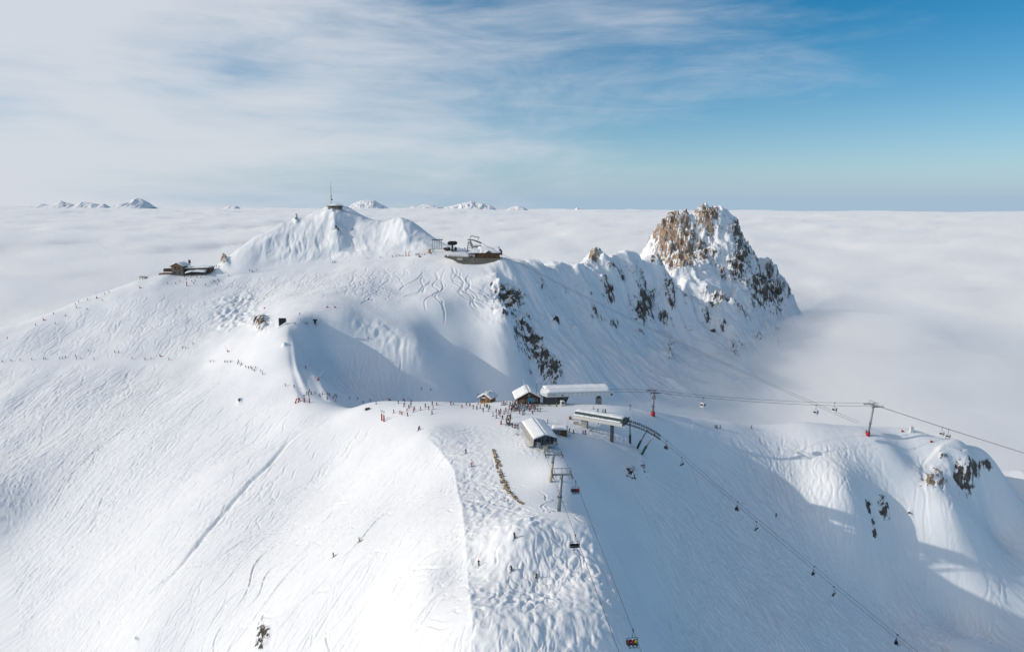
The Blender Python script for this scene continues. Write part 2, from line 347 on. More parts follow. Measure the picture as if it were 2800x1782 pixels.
# --- moguls
mx, my = GX+1.2*perlin(GX/7, GY/7), GY+1.2*perlin(GX/7+40, GY/7)
mog = np.maximum(-1.1, 1.6*perlin(mx/2.3, my/2.8)+.8*perlin(mx/1.4+50, my/1.6)+.28*ridged(mx/1.5, my/2.2, 2))
mog_f = 1.7*perlin(mx/4.6, my/6.0)+.9*perlin(mx/3.0+50, my/4)
GZ += moguls_near*mog*.22*(1+.5*perlin(GX/13, GY/13))*(1-.62*sstep(185, 265, R_)) + moguls_left*mog_f*.8 + moguls_bowl*mog_f*.6
rough = poly_mask([(1380,1168),(1450,1160),(1560,1170),(1700,1172),(1725,1200),(1580,1212),(1490,1262),(1410,1235)], 225, 300, 4)
GZ += rough*(.12*perlin(GX/1.1, GY/1.3)+.09*ridged(GX/2.2, GY/2.2, 2))
chop = np.clip(1-groomed-powder, 0, 1)
GZ += chop*(perlin(GX/3.1, GY/3.1)*.07+perlin(GX/1.4, GY/1.4)*.035)

# --- ski tracks, skied down the fall line
GXs = np.arange(-460, 460.1, 3.0); GYs = np.arange(90, 760.1, 3.0)
CXg, CYg = np.meshgrid(GXs, GYs); CZ = base_h(CXg, CYg); dZy, dZx = np.gradient(CZ, 3.0, 3.0)
def samp(F, x, y):
    c = np.clip((x-GXs[0])/3, 0, len(GXs)-2.001); r = np.clip((y-GYs[0])/3, 0, len(GYs)-2.001)
    c0 = c.astype(int); r0 = r.astype(int); a = c-c0; b = r-r0
    return (F[r0, c0]*(1-a)+F[r0, c0+1]*a)*(1-b)+(F[r0+1, c0]*(1-a)+F[r0+1, c0+1]*a)*b
groove = np.zeros(GX.shape, np.float32); berm = np.zeros(GX.shape, np.float32)
trk = np.random.RandomState(11)
def ski(x, y, steps, wl, amp_deg, width, drift=0.0, step=.42, depth=1.0):
    n = len(x); ph = trk.rand(n)*6.28; k = 6.28/(wl*(.6+.9*trk.rand(n))); am = np.radians(amp_deg)*(.35+.9*trk.rand(n)); ln = (steps*(.25+.75*trk.rand(n))).astype(int)
    dr = drift+np.radians(14)*trk.randn(n); dep = depth*(.4+.6*trk.rand(n)); XS, YS, DD, WW = [], [], [], []
    for s in range(steps):
        gx_, gy_ = -samp(dZx, x, y), -samp(dZy, x, y); g = np.hypot(gx_, gy_)+1e-6
        a = np.arctan2(gy_, gx_)+dr+am*np.sin(ph+k*s*step)
        x = x+np.cos(a)*step; y = y+np.sin(a)*step
        ok = s < ln
        fade = np.minimum(1, np.minimum(s/12+.1, (ln-s)/12+.1))
        XS.append(x[ok]); YS.append(y[ok]); DD.append((dep*fade)[ok]); WW.append(np.full(ok.sum(), width))
    x = np.concatenate(XS); y = np.concatenate(YS); d = np.concatenate(DD); w = np.concatenate(WW)
    c = np.interp(np.arctan2(x, y), az, np.arange(nc)); r = np.interp(np.hypot(x, y), rr, np.arange(nr))
    ci = np.rint(c).astype(int); ri = np.rint(r).astype(int)
    sp = np.interp(np.hypot(x, y), [150, 300, 301, 640, 641, 1000], [.42, .45, .78, .8, 1.5, 1.5])/DETAIL
    w = np.maximum(w, .62*sp)
    for i in (-3, -2, -1, 0, 1, 2, 3):
        for j in (-3, -2, -1, 0, 1, 2, 3):
            cc = np.clip(ci+i, 0, nc-1); q = np.clip(ri+j, 0, nr-1)
            dd = ((GX[q, cc]-x)**2+(GY[q, cc]-y)**2)/(w*w)
            np.maximum.at(groove, (q, cc), (d*np.exp(-dd)).astype(np.float32)*w.astype(np.float32))
            np.maximum.at(berm, (q, cc), (d*np.exp(-dd*.28)).astype(np.float32)*w.astype(np.float32))
def zone(poly, n):
    us = [p[0] for p in poly]; vs = [p[1] for p in poly]; out = []
    while len(out) < n:
        u = min(us)+trk.rand()*(max(us)-min(us)); v = min(vs)+trk.rand()*(max(vs)-min(vs))
        ins = False; j = len(poly)-1
        for i in range(len(poly)):
            (xi, yi), (xj, yj) = poly[i], poly[j]
            if (yi > v) != (yj > v) and u < (xj-xi)*(v-yi)/(yj-yi+1e-9)+xi: ins = not ins
            j = i
        if ins: out.append((u, v))
    h = hit([p[0] for p in out], [p[1] for p in out]); h = h[~np.isnan(h[:, 0])]
    return h[:, 0], h[:, 1]
ski(*zone([(0,1000),(560,1000),(800,1100),(1130,1160),(1250,1290),(1275,1500),(1280,1782),(760,1782),(680,1650),(0,1782)], 900), 150, 17, 38, .34)
ski(*zone([(0,1000),(560,1000),(640,1060),(0,1500)], 420), 190, 26, 20, .36)
ski(*zone([(0,1150),(500,1100),(420,1700),(0,1782)], 300), 200, 40, 14, .36)
ski(*zone([(0,920),(120,880),(380,790),(560,800),(600,900),(560,970),(0,970)], 210), 110, 22, 40, .5)
ski(*zone([(620,760),(1000,725),(1120,730),(1000,790),(760,810)], 190), 120, 24, 44, .55)
ski(*zone([(1130,712),(1290,730),(1290,770),(1150,770)], 16), 200, 30, 42, .6, depth=1.4)
ski(*zone([(700,640),(900,620),(1000,660),(1000,690),(760,710)], 60), 50, 16, 24, .6)
ski(*zone([(1700,1300),(1850,1230),(2100,1250),(2300,1400),(2700,1600),(2750,1782),(1780,1782)], 700), 190, 30, 34, .44, depth=1.5)
ski(*zone([(1900,1180),(2380,1200),(2400,1260),(2330,1350),(2100,1240)], 170), 90, 18, 46, .40)
ski(*zone([(2420,1200),(2600,1230),(2800,1400),(2800,1700),(2600,1500)], 70), 130, 26, 34, .42)
ski(*zone([(870,930),(1100,960),(1150,1070),(930,1080)], 90), 90, 30, 34, .6, depth=1.2)
ski(*zone([(1280,1170),(1640,1460),(1720,1782),(1300,1782),(1260,1400)], 340), 60, 9, 55, .34)
ski(*zone([(820,1400),(1230,1300),(1270,1500),(1290,1782),(760,1782)], 46), 230, 34, 46, .46, depth=1.7)
ski(*zone([(0,1010),(560,1010),(700,1200),(300,1500),(0,1500)], 40), 260, 46, 34, .5, depth=1.6)
tr_ok = (1-.9*groomed)*(1-.75*rk)
GZ += (berm*.85-groove*1.85)*tr_ok
# long drainage groove across the left face
def carve(path, w, d, step=.3):
    h = hit([p[0] for p in path], [p[1] for p in path], GZ); h = h[~np.isnan(h[:, 0])]
    L = np.r_[0, np.cumsum(np.hypot(np.diff(h[:, 0]), np.diff(h[:, 1])))]; t = np.arange(0, L[-1], step)
    x = np.interp(t, L, h[:, 0]); y = np.interp(t, L, h[:, 1]); f = np.minimum(1, np.minimum(t, L[-1]-t)/25)
    c = np.interp(np.arctan2(x, y), az, np.arange(nc)); r = np.interp(np.hypot(x, y), rr, np.arange(nr))
    m = np.zeros(GX.shape, np.float32); ci = np.rint(c).astype(int); ri = np.rint(r).astype(int)
    for i in range(-7, 8):
        for j in range(-7, 8):
            cc = np.clip(ci+i, 0, nc-1); q = np.clip(ri+j, 0, nr-1)
            np.maximum.at(m, (q, cc), (f*np.exp(-((GX[q, cc]-x)**2+(GY[q, cc]-y)**2)/(w*w))).astype(np.float32))
    return m*d
GZ -= carve([(845,1165),(790,1205),(735,1270),(690,1310),(620,1390),(560,1460),(500,1540),(440,1610),(410,1650)], 1.25, 1.5)

GZ += carve([(796,895),(803,945),(808,985),(814,1020),(828,1052),(844,1080)], 1.8, 1.4)
GZ += carve([(846,905),(842,960),(848,1000),(862,1040),(872,1060)], 1.6, .8)
GZ -= carve([(480,752),(560,757),(640,752),(760,737),(880,724),(1000,711),(1120,700)], 2.0, .9)
# --- snow / rock split from the finished slope
tz_r = np.gradient(GZ, axis=0); tz_c = np.gradient(GZ, axis=1)
px_r = np.gradient(GX, axis=0); py_r = np.gradient(GY, axis=0); px_c = np.gradient(GX, axis=1); py_c = np.gradient(GY, axis=1)
nx = py_c*tz_r-tz_c*py_r; ny = tz_c*px_r-px_c*tz_r; nz = px_c*py_r-py_c*px_r
nl = np.sqrt(nx*nx+ny*ny+nz*nz)+1e-9; nz = np.abs(nz)/nl
steep = 1-nz
rockv = .5*(rk*.58+steep*.95*rk-.60)-.6*(1-sstep(.02, .14, rk))+rk*(.46*np.where((R_ < 880) & (R_ > 420), fbm(fx/(rw*.8), fy/(rw*.2), 4, .62), fbm(GX/(rw*.3)+.2*GZ, GY/(rw*.3)+GZ/6, 4, .62))+.34*perlin(GX/(rw*.8)+GY/30, GZ/(rw*.22)))
rockv = np.clip(rockv-.09*sstep(780, 860, R_)-.05*flank, -1, 1)
UU, VV, _ = project(GX, GY, GZ)

def snow_material():
    m = bpy.data.materials.new('snow_and_rock'); m.use_nodes = True; nt = m.node_tree; N = nt.nodes.new; L = nt.links.new
    b = nt.nodes['Principled BSDF']
    at = N('ShaderNodeAttribute'); at.attribute_name = 'rock'
    aw = N('ShaderNodeAttribute'); aw.attribute_name = 'warm'
    tc = N('ShaderNodeTexCoord')
    def noise(sc, det, rough=.55, dist=0, vec=None):
        n = N('ShaderNodeTexNoise'); n.inputs['Scale'].default_value = sc; n.inputs['Detail'].default_value = det; n.inputs['Roughness'].default_value = rough; n.inputs['Distortion'].default_value = dist
        L(vec or tc.outputs['Object'], n.inputs['Vector']); return n.outputs[0]
    def mth(op, a, b_=None):
        q = N('ShaderNodeMath'); q.operation = op
        for i, k in enumerate((a, b_)):
            if k is None: continue
            if isinstance(k, (int, float)): q.inputs[i].default_value = k
            else: L(k, q.inputs[i])
        return q.outputs[0]
    def mr(v, lo, hi):
        q = N('ShaderNodeMapRange'); q.interpolation_type = 'SMOOTHSTEP'; L(v, q.inputs[0]); q.inputs[1].default_value = lo; q.inputs[2].default_value = hi; return q.outputs[0]
    mp = N('ShaderNodeMapping'); mp.inputs['Scale'].default_value = (1, 1, .45); L(tc.outputs['Object'], mp.inputs[0])
    rn = mth('ADD', mth('MULTIPLY', noise(.85, 8, .75, .6, mp.outputs[0]), .5), mth('MULTIPLY', noise(.2, 8, .75, .8, mp.outputs[0]), .5))
    fac = mr(mth('ADD', at.outputs['Fac'], mth('MULTIPLY', mth('SUBTRACT', rn, .5), 2.6)), .02, .09)
    # rock colour
    cn = noise(.22, 8, .65, .4); cr = N('ShaderNodeValToRGB'); L(cn, cr.inputs[0])
    cr.color_ramp.elements[0].position = .3; cr.color_ramp.elements[0].color = (.05, .045, .042, 1)
    cr.color_ramp.elements[1].position = .7; cr.color_ramp.elements[1].color = (.24, .20, .165, 1)
    wr = N('ShaderNodeValToRGB'); L(cn, wr.inputs[0])
    wr.color_ramp.elements[0].position = .3; wr.color_ramp.elements[0].color = (.26, .18, .13, 1)
    wr.color_ramp.elements[1].position = .68; wr.color_ramp.elements[1].color = (.57, .42, .30, 1)
    rmx = N('ShaderNodeMix'); rmx.data_type = 'RGBA'; L(mr(aw.outputs['Fac'], .1, .6), rmx.inputs[0]); L(cr.outputs[0], rmx.inputs[6]); L(wr.outputs[0], rmx.inputs[7])
    # snow colour: faint variation of packed and fresh snow
    sn = noise(.05, 5); sr = N('ShaderNodeValToRGB'); L(sn, sr.inputs[0])
    sr.color_ramp.elements[0].position = .35; sr.color_ramp.elements[0].color = (.80, .82, .85, 1)
    sr.color_ramp.elements[1].position = .65; sr.color_ramp.elements[1].color = (.86, .875, .895, 1)
    mx = N('ShaderNodeMix'); mx.data_type = 'RGBA'; L(fac, mx.inputs[0]); L(sr.outputs[0], mx.inputs[6]); L(rmx.outputs[2], mx.inputs[7])
    L(mx.outputs[2], b.inputs['Base Color'])
    b.inputs['Roughness'].default_value = .72; b.inputs['Specular IOR Level'].default_value = .25
    # fine relief
    s1 = noise(.9, 7, .62, .3); s2 = noise(1.6, 8, .7)
    bs = N('ShaderNodeBump'); bs.inputs['Distance'].default_value = .22; bs.inputs['Strength'].default_value = .55; L(s1, bs.inputs['Height'])
    br = N('ShaderNodeBump'); br.inputs['Distance'].default_value = 1.6; br.inputs['Strength'].default_value = .9; L(mth('MULTIPLY', s2, fac), br.inputs['Height']); L(bs.outputs[0], br.inputs['Normal'])
    L(br.outputs[0], b.inputs['Normal'])
    return m
MAT_SNOW = snow_material()
def grid_mesh(name, rsel, mat, keep):
    idx = np.arange(nr*nc).reshape(nr, nc)
    quads = np.stack([idx[:-1, :-1], idx[:-1, 1:], idx[1:, 1:], idx[1:, :-1]], -1).reshape(-1, 4)
    quads = quads[keep.ravel()]
    used = np.zeros(nr*nc, bool); used[quads.ravel()] = True; new = np.cumsum(used)-1; quads = new[quads]
    co = np.stack([GX, GY, GZ], -1).reshape(-1, 3)[used].astype(np.float32)
    me = bpy.data.meshes.new(name)
    me.vertices.add(len(co)); me.vertices.foreach_set('co', co.ravel())
    me.loops.add(len(quads)*4); me.loops.foreach_set('vertex_index', quads.ravel().astype(np.int32))
    me.polygons.add(len(quads)); me.polygons.foreach_set('loop_start', np.arange(0, len(quads)*4, 4, dtype=np.int32))
    me.update(calc_edges=True); me.polygons.foreach_set('use_smooth', np.ones(len(quads), bool))
    for nm, arr in (('rock', rockv), ('warm', warm)):
        a = me.attributes.new(nm, 'FLOAT', 'POINT'); a.data.foreach_set('value', arr.reshape(-1)[used].astype(np.float32))
    me.materials.append(mat)
    o = bpy.data.objects.new(name, me); S.collection.objects.link(o); o['kind'] = 'structure'
    return o
GYc = (GY[:-1, :-1]+GY[1:, 1:])/2; GXc = (GX[:-1, :-1]+GX[1:, 1:])/2
is_peak = (GYc > 830+.25*(GXc-200)) & (GXc > 150)
# faces far under the cloud or behind the skyline are never needed
deep = (GZ[:-1, :-1] < -175) & (GYc > 420)
grid_mesh('snow_slope', None, MAT_SNOW, ~is_peak & ~deep)
grid_mesh('rocky_peak', None, MAT_SNOW, is_peak & ~deep)
# ------------------------------------------------------------------ sea of cloud
def cloud_top(x, y):
    r = np.hypot(x, y)
    # the bank leans against the back of the ridge; in front of it the valley is clear
    yr = np.interp(x, [-900, -600, -420, -250, 0, 90, 160, 230, 300, 420, 700, 1200], [430, 480, 545, 590, 560, 430, 395, 385, 375, 350, 280, 200])
    z = -76+44*fbm(x/1300+3, y/2000, 5, .55)*sstep(900, 4000, r)+20*fbm(x/260, y/330, 5, .55)*sstep(500, 1300, r)
    z = z + 120*sstep(.1, .9, fbm(x/9000+1.3, y/14000+2, 3))*sstep(6000, 16000, r)
    z = z+25*np.exp(-((x-330)/170)**2-((y-640)/230)**2)+34*np.exp(-((x-440)/110)**2-((y-900)/260)**2)
    return np.where(y > yr, z, z-150*sstep(0, 60, yr-y))
def cloud_layer(name, dz, mat, seed, amp, label, close=True):
    a = np.radians(np.linspace(-62, 62, 220)); r = np.geomspace(230, 95000, 270)
    A, R = np.meshgrid(a, r); x, y = R*np.sin(A), R*np.cos(A)
    z = cloud_top(x, y)+dz+amp*fbm(x/90+seed, y/110, 4, .55)*(1-sstep(1500, 5000, R)*.6)
    n, c = x.shape; idx = np.arange(n*c).reshape(n, c)
    f = np.stack([idx[:-1, :-1], idx[:-1, 1:], idx[1:, 1:], idx[1:, :-1]], -1).reshape(-1, 4)
    co = np.stack([x, y, z], -1).reshape(-1, 3)
    if close:
        ring = np.concatenate([idx[0, :], idx[1:, -1], idx[-1, :-1][::-1], idx[1:-1, 0][::-1]]); k = n*c; m_ = len(ring)
        lo = co[ring].copy(); lo[:, 2] = -420; co = np.concatenate([co, lo]); j = np.arange(m_); j2 = np.roll(j, -1)
        f = np.concatenate([f, np.stack([ring, j+k, j2+k, ring[j2]], -1)]); cap = (j+k)[::-1]
    me = bpy.data.meshes.new(name); me.vertices.add(len(co)); me.vertices.foreach_set('co', co.ravel().astype(np.float32))
    li = f.ravel(); ls = np.arange(0, len(f)*4, 4)
    if close: li = np.concatenate([li, cap]); ls = np.append(ls, len(f)*4)
    me.loops.add(len(li)); me.loops.foreach_set('vertex_index', li.astype(np.int32))
    me.polygons.add(len(ls)); me.polygons.foreach_set('loop_start', ls.astype(np.int32)); me.update(calc_edges=True)
    me.polygons.foreach_set('use_smooth', np.ones(len(ls), bool)); me.materials.append(mat)
    o = bpy.data.objects.new(name, me); S.collection.objects.link(o); o['kind'] = 'stuff'; o['label'] = label; o['category'] = 'cloud'
    return o
def vol_mat(name, dens, col):
    m = bpy.data.materials.new(name); m.use_nodes = True; nt = m.node_tree; nt.nodes.clear()
    o = nt.nodes.new('ShaderNodeOutputMaterial'); v = nt.nodes.new('ShaderNodeVolumePrincipled')
    v.inputs['Color'].default_value = (*col, 1); v.inputs['Density'].default_value = dens; v.inputs['Anisotropy'].default_value = 0.0
    nt.links.new(v.outputs[0], o.inputs['Volume']); return m
cm = bpy.data.materials.new('cloud'); cm.use_nodes = True
cm.node_tree.nodes['Principled BSDF'].inputs['Base Color'].default_value = (.92, .92, .925, 1)
cm.node_tree.nodes['Principled BSDF'].inputs['Roughness'].default_value = 1
cm.node_tree.nodes['Principled BSDF'].inputs['Specular IOR Level'].default_value = 0
cloud_layer('cloud_sea', -34, cm, 0, 5, 'white sea of cloud filling the valleys to the horizon', close=False)
cloud_layer('cloud_mist', -12, vol_mat('mist_dense', .018, (.995, .995, .995)), 5, 9, 'thick mist lying on top of the sea of cloud')
cloud_layer('cloud_mist', 6, vol_mat('mist_thin', .005, (.995, .995, .995)), 11, 16, 'thin mist drifting over the sea of cloud')
# ------------------------------------------------------------------ building kit
C = S.collection
RNG = random.Random(5)
def mat(name, col, rough=.6, metal=0.0, var=.25, scale=2.0, bump=0.0, spec=.4):
    m = bpy.data.materials.new(name); m.use_nodes = True; nt = m.node_tree; b = nt.nodes['Principled BSDF']
    tc = nt.nodes.new('ShaderNodeTexCoord'); n = nt.nodes.new('ShaderNodeTexNoise'); n.inputs['Scale'].default_value = scale; n.inputs['Detail'].default_value = 6
    nt.links.new(tc.outputs['Object'], n.inputs['Vector'])
    r = nt.nodes.new('ShaderNodeValToRGB'); nt.links.new(n.outputs[0], r.inputs[0])
    r.color_ramp.elements[0].position = .3; r.color_ramp.elements[1].position = .7
    r.color_ramp.elements[0].color = (*[c*(1-var) for c in col], 1); r.color_ramp.elements[1].color = (*[min(1, c*(1+var*.6)) for c in col], 1)
    nt.links.new(r.outputs[0], b.inputs['Base Color']); b.inputs['Roughness'].default_value = rough; b.inputs['Metallic'].default_value = metal
    b.inputs['Specular IOR Level'].default_value = spec
    if bump:
        bp = nt.nodes.new('ShaderNodeBump'); bp.inputs['Distance'].default_value = bump; nt.links.new(n.outputs[0], bp.inputs['Height']); nt.links.new(bp.outputs[0], b.inputs['Normal'])
    return m
def wood(name, col, sc=6.0):
    m = mat(name, col, .75, 0, .35, 3.0); nt = m.node_tree; b = nt.nodes['Principled BSDF']
    w = nt.nodes.new('ShaderNodeTexWave'); w.bands_direction = 'Z'; w.inputs['Scale'].default_value = sc*.5; w.inputs['Distortion'].default_value = .4
    tc = nt.nodes['Texture Coordinate']; nt.links.new(tc.outputs['Object'], w.inputs['Vector'])
    bp = nt.nodes.new('ShaderNodeBump'); bp.inputs['Distance'].default_value = .03; nt.links.new(w.outputs[1], bp.inputs['Height']); nt.links.new(bp.outputs[0], b.inputs['Normal'])
    return m
T = dict(
 timber=wood('timber', (.16, .085, .045)), timber_light=wood('timber_light', (.34, .19, .09)), timber_dark=wood('timber_dark', (.06, .035, .025)),
 snow=mat('roof_snow', (.86, .875, .89), .7, 0, .05, .8, .15, .2), steel=mat('galvanised_steel', (.30, .32, .34), .5, .5, .3), steel_dark=mat('dark_steel', (.07, .08, .09), .5, .3, .3),
 white=mat('white_cladding', (.62, .65, .67), .45, 0, .06, .6), white_rib=mat('ribbed_cladding', (.62, .61, .57), .5, 0, .08), beige=mat('beige_paint', (.55, .47, .35), .6, 0, .15, 1.0),
 concrete=mat('concrete', (.33, .32, .30), .85, 0, .3, 1.5, .05), green=mat('green_cladding', (.018, .055, .06), .45, 0, .2), red=mat('red_padding', (.42, .022, .026), .6, 0, .2),
 dark=mat('dark_opening', (.012, .013, .016), .7, 0, .2), glass=mat('window_glass', (.03, .045, .06), .12, 0, .2, 1, 0, .6), stone=mat('masonry', (.20, .185, .155), .9, 0, .55, 1.6, .2),
 brown=mat('brown_metal', (.13, .085, .06), .55, .3, .35), orange=mat('orange_panel', (.62, .22, .05), .6, 0, .2), blue=mat('blue_panel', (.10, .38, .50), .35, 0, .35, 3.0),
 black=mat('black_cloth', (.018, .019, .023), .8, 0, .3), cable=mat('steel_cable', (.045, .05, .055), .6, .3, .1), boulder=mat('tan_stone', (.42, .33, .22), .9, 0, .5, 2.2, .12), boulder2=mat('brown_stone', (.26, .19, .125), .9, 0, .5, 2.2, .12),
 ivory=mat('off_white_paint', (.72, .71, .68), .5, 0, .08), yellow=mat('yellow_panel', (.55, .45, .10), .6, 0, .2), lettering=mat('sign_lettering', (.02, .025, .03), .6, 0, .1))
STUFF = {'seam', 'sheave', 'rib', 'roller', 'mullion', 'snow_cover', 'awning_snow', 'dormer_snow', 'railing', 'rope_guide', 'leg_frame', 'lifting_frame'}
class MB:
    def __init__(s): s.v = []; s.f = []
    def add(s, vs, fs):
        k = len(s.v); s.v += [tuple(p) for p in vs]; s.f += [tuple(i+k for i in f) for f in fs]; return s
    def box(s, c, d, rz=0, rx=0, ry=0):
        x, y, z = d[0]/2, d[1]/2, d[2]/2; R = Matrix.Rotation(rz, 3, 'Z')@Matrix.Rotation(ry, 3, 'Y')@Matrix.Rotation(rx, 3, 'X'); c = Vector(c)
        vs = [c+R@Vector(p) for p in ((-x,-y,-z),(x,-y,-z),(x,y,-z),(-x,y,-z),(-x,-y,z),(x,-y,z),(x,y,z),(-x,y,z))]
        return s.add(vs, [(3,2,1,0),(4,5,6,7),(0,1,5,4),(1,2,6,5),(2,3,7,6),(3,0,4,7)])
    def tube(s, p, q, r, r2=None, n=8):
        p, q = Vector(p), Vector(q); r2 = r if r2 is None else r2; d = (q-p)
        if d.length < 1e-6: return s
        d.normalize(); a = d.orthogonal().normalized(); b = d.cross(a)
        vs = [p+(a*math.cos(t)+b*math.sin(t))*r for t in [6.28318*i/n for i in range(n)]]+[q+(a*math.cos(t)+b*math.sin(t))*r2 for t in [6.28318*i/n for i in range(n)]]
        return s.add(vs, [(i, (i+1) % n, n+(i+1) % n, n+i) for i in range(n)]+[tuple(range(n-1, -1, -1)), tuple(range(n, 2*n))])
    def path(s, pts, r, n=6):
        for a, b in zip(pts[:-1], pts[1:]): s.tube(a, b, r, n=n)
        return s
    def prism(s, poly, d):           # poly in xz, extruded along y from d[0] to d[1]
        n = len(poly); vs = [(x, d[0], z) for x, z in poly]+[(x, d[1], z) for x, z in poly]
        return s.add(vs, [tuple(range(n)), tuple(range(2*n-1, n-1, -1))]+[(i+n, (i+1) % n+n, (i+1) % n, i) for i in range(n)])
    def prismx(s, poly, d):          # poly in yz, extruded along x
        n = len(poly); vs = [(d[0], y, z) for y, z in poly]+[(d[1], y, z) for y, z in poly]
        return s.add(vs, [tuple(range(n-1, -1, -1)), tuple(range(n, 2*n))]+[(i, (i+1) % n, (i+1) % n+n, i+n) for i in range(n)])
    def slab(s, c00, c10, c11, c01, th, nu=8, nv=6, jit=.25, seed=0):
        """lumpy snow slab on a quad"""
        rg = random.Random(seed+17); P_ = [Vector(c) for c in (c00, c10, c11, c01)]; nrm = (P_[1]-P_[0]).cross(P_[3]-P_[0]).normalized()
        if nrm.z < 0: nrm = -nrm
        top = []; bot = []
        for j in range(nv+1):
            for i in range(nu+1):
                a, b = i/nu, j/nv; p = (P_[0]*(1-a)+P_[1]*a)*(1-b)+(P_[3]*(1-a)+P_[2]*a)*b
                e = min(1, min(i, nu-i)*.9+.25)*min(1, min(j, nv-j)*.9+.25); t = th*(e*.75+.25)*(1+jit*(rg.random()-.5)*2)
                top.append(p+nrm*t); bot.append(p)
        w = nu+1; fs = []; k = len(top)
        for j in range(nv):
            for i in range(nu):
                q = j*w+i; fs.append((q, q+1, q+w+1, q+w)); fs.append((k+q+w, k+q+w+1, k+q+1, k+q))
        ring = [i for i in range(nu)]+[nu+j*w for j in range(nv)]+[nv*w+nu-i for i in range(nu)]+[(nv-j)*w for j in range(nv)]
        for a, b in zip(ring, ring[1:]+ring[:1]): fs.append((a+k, b+k, b, a))
        return s.add(top+bot, fs)
    def ball(s, c, r, n=8, sq=(1, 1, 1)):
        vs = []; fs = []; m = n//2
        for j in range(m+1):
            ph = math.pi*j/m
            for i in range(n): t = 6.28318*i/n; vs.append((c[0]+r*sq[0]*math.sin(ph)*math.cos(t), c[1]+r*sq[1]*math.sin(ph)*math.sin(t), c[2]+r*sq[2]*math.cos(ph)))
        for j in range(m):
            for i in range(n): a = j*n+i; b = j*n+(i+1) % n; fs.append((a, a+n, b+n, b))
        return s.add(vs, fs)
    def mesh(s, name, m, smooth=False):
        me = bpy.data.meshes.new(name); me.from_pydata(s.v, [], s.f); me.validate(); me.update()
        if smooth: me.polygons.foreach_set('use_smooth', [True]*len(me.polygons))
        if m is not None: me.materials.append(m)
        return me
    def build(s, name, m, parent=None, smooth=False):
        o = bpy.data.objects.new(name, s.mesh(name, m, smooth)); C.objects.link(o)
        if parent is not None: o.parent = parent
        if parent is not None and name in STUFF: o['kind'] = 'stuff'
        return o
def tag(o, label, cat, group=None):
    o['label'] = label; o['category'] = cat
    if group: o['group'] = group
    return o
def thing(name, label, cat, loc, rz=0, group=None):
    o = bpy.data.objects.new(name, None); o.empty_display_size = .5; C.objects.link(o); o.location = loc; o.rotation_euler = (0, 0, rz)
    return tag(o, label, cat, group)
def copy_tree(o, parent=None):
    c = o.copy(); C.objects.link(c); c.parent = parent
    for ch in list(o.children): copy_tree(ch, c)
    return c
def spot(u, v):
    h = hit([u], [v])[0]
    return Vector(h)
def gz(x, y): return float(ground(x, y))
def depth_of(p): return float(np.dot(np.array(p)-CAM, _F))
def window(parent, c, w, h, rz=0, frame='ivory'):
    """window set 4 cm proud of a wall; c = centre, local to the parent, facing -y before rz"""
    R = Matrix.Rotation(rz, 3, 'Z'); f = MB()
    f.box(c, (w, .08, h), rz); o = f.build('window', T['glass'], parent); g = MB()
    for dx, dz, sx, sz in ((0, h/2, w+.2, .12), (0, -h/2, w+.2, .12), (-w/2, 0, .12, h-.12), (w/2, 0, .12, h-.12), (0, 0, .07, h-.12)):
        p = Vector(c)+R@Vector((dx, -.03, dz)); g.box(p, (sx, .10, sz), rz)
    g.build('frame', T[frame], o); return o

def gable_house(t, w, d, h, rise, over=.8, th=.22, snow=.55, wall='timber', seed=0, base=0.0):
    """gable towards -y; walls, roof, snow"""
    MB().prism([(-w/2, -1.5), (w/2, -1.5), (w/2, h), (0, h+rise), (-w/2, h)], (d/2, -d/2)).build('wall', T[wall], t)
    sl = rise/(w/2); r = MB(); e = w/2+over; ze = h-over*sl; y0, y1 = -d/2-over, d/2+over; k = .06
    for s in (-1, 1):
        a = [(s*e, ze+k), (0, h+rise+k), (0, h+rise+k+th), (s*e, ze+k+th)]
        r.prism(a if s < 0 else a[::-1], (y1, y0))
    ro = r.build('roof', T['timber_dark'], t); sn = MB()
    for s in (-1, 1):
        a = (s*(e+.05), y0-.05, ze+k+th); b = (0, y0-.05, h+rise+k+th); c_ = (0, y1+.05, h+rise+k+th); d_ = (s*(e+.05), y1+.05, ze+k+th)
        sn.slab(a, b, c_, d_, snow, 8, 10, .3, seed+s)
    sn.build('snow_cover', T['snow'], ro, True)
    return ro

# ------------------------------------------------------------------ the ticket chalet by the gondola
p = spot(1443, 1103); ch = thing('chalet', 'timber chalet with snowy gable roof and blue map board beside the gondola station', 'chalet', p+Vector((0, 5.5, 0)), math.radians(6))
gable_house(ch, 10.4, 11, 2.7, 2.9, 1.3, .25, .6, 'timber', 1)
MB().box((.9, -5.62, 1.75), (3.0, .16, 2.1)).build('map_board', T['blue'], ch)
MB().box((-.9, -5.62, 1.3), (1.2, .12, 1.9)).build('door', T['timber_light'], ch)
window(ch, (3.2, -5.56, 1.5), 1.3, 1.1); window(ch, (-2.6, -5.56, 1.5), .9, 1.0); window(ch, (0, -5.56, 4.0), .8, .8)
MB().box((-3.9, -5.7, 1.1), (1.2, .3, 2.0)).build('orange_banner', T['orange'], ch)
MB().box((2.9, -5.8, 2.55), (.9, .1, .8)).build('red_sign', T['red'], ch)
for x in (-5.0, 5.0): MB().box((x, -6.1, .6), (.25, .25, 4.1)).build('post', T['timber_dark'], ch)
MB().tube((-1.6, 2, 5.2), (-1.6, 2, 9.4), .09).build('antenna', T['ivory'], ch)
MB().box((-1.2, -1, 5.6), (.7, .7, 1.0)).build('chimney', T['steel_dark'], ch)

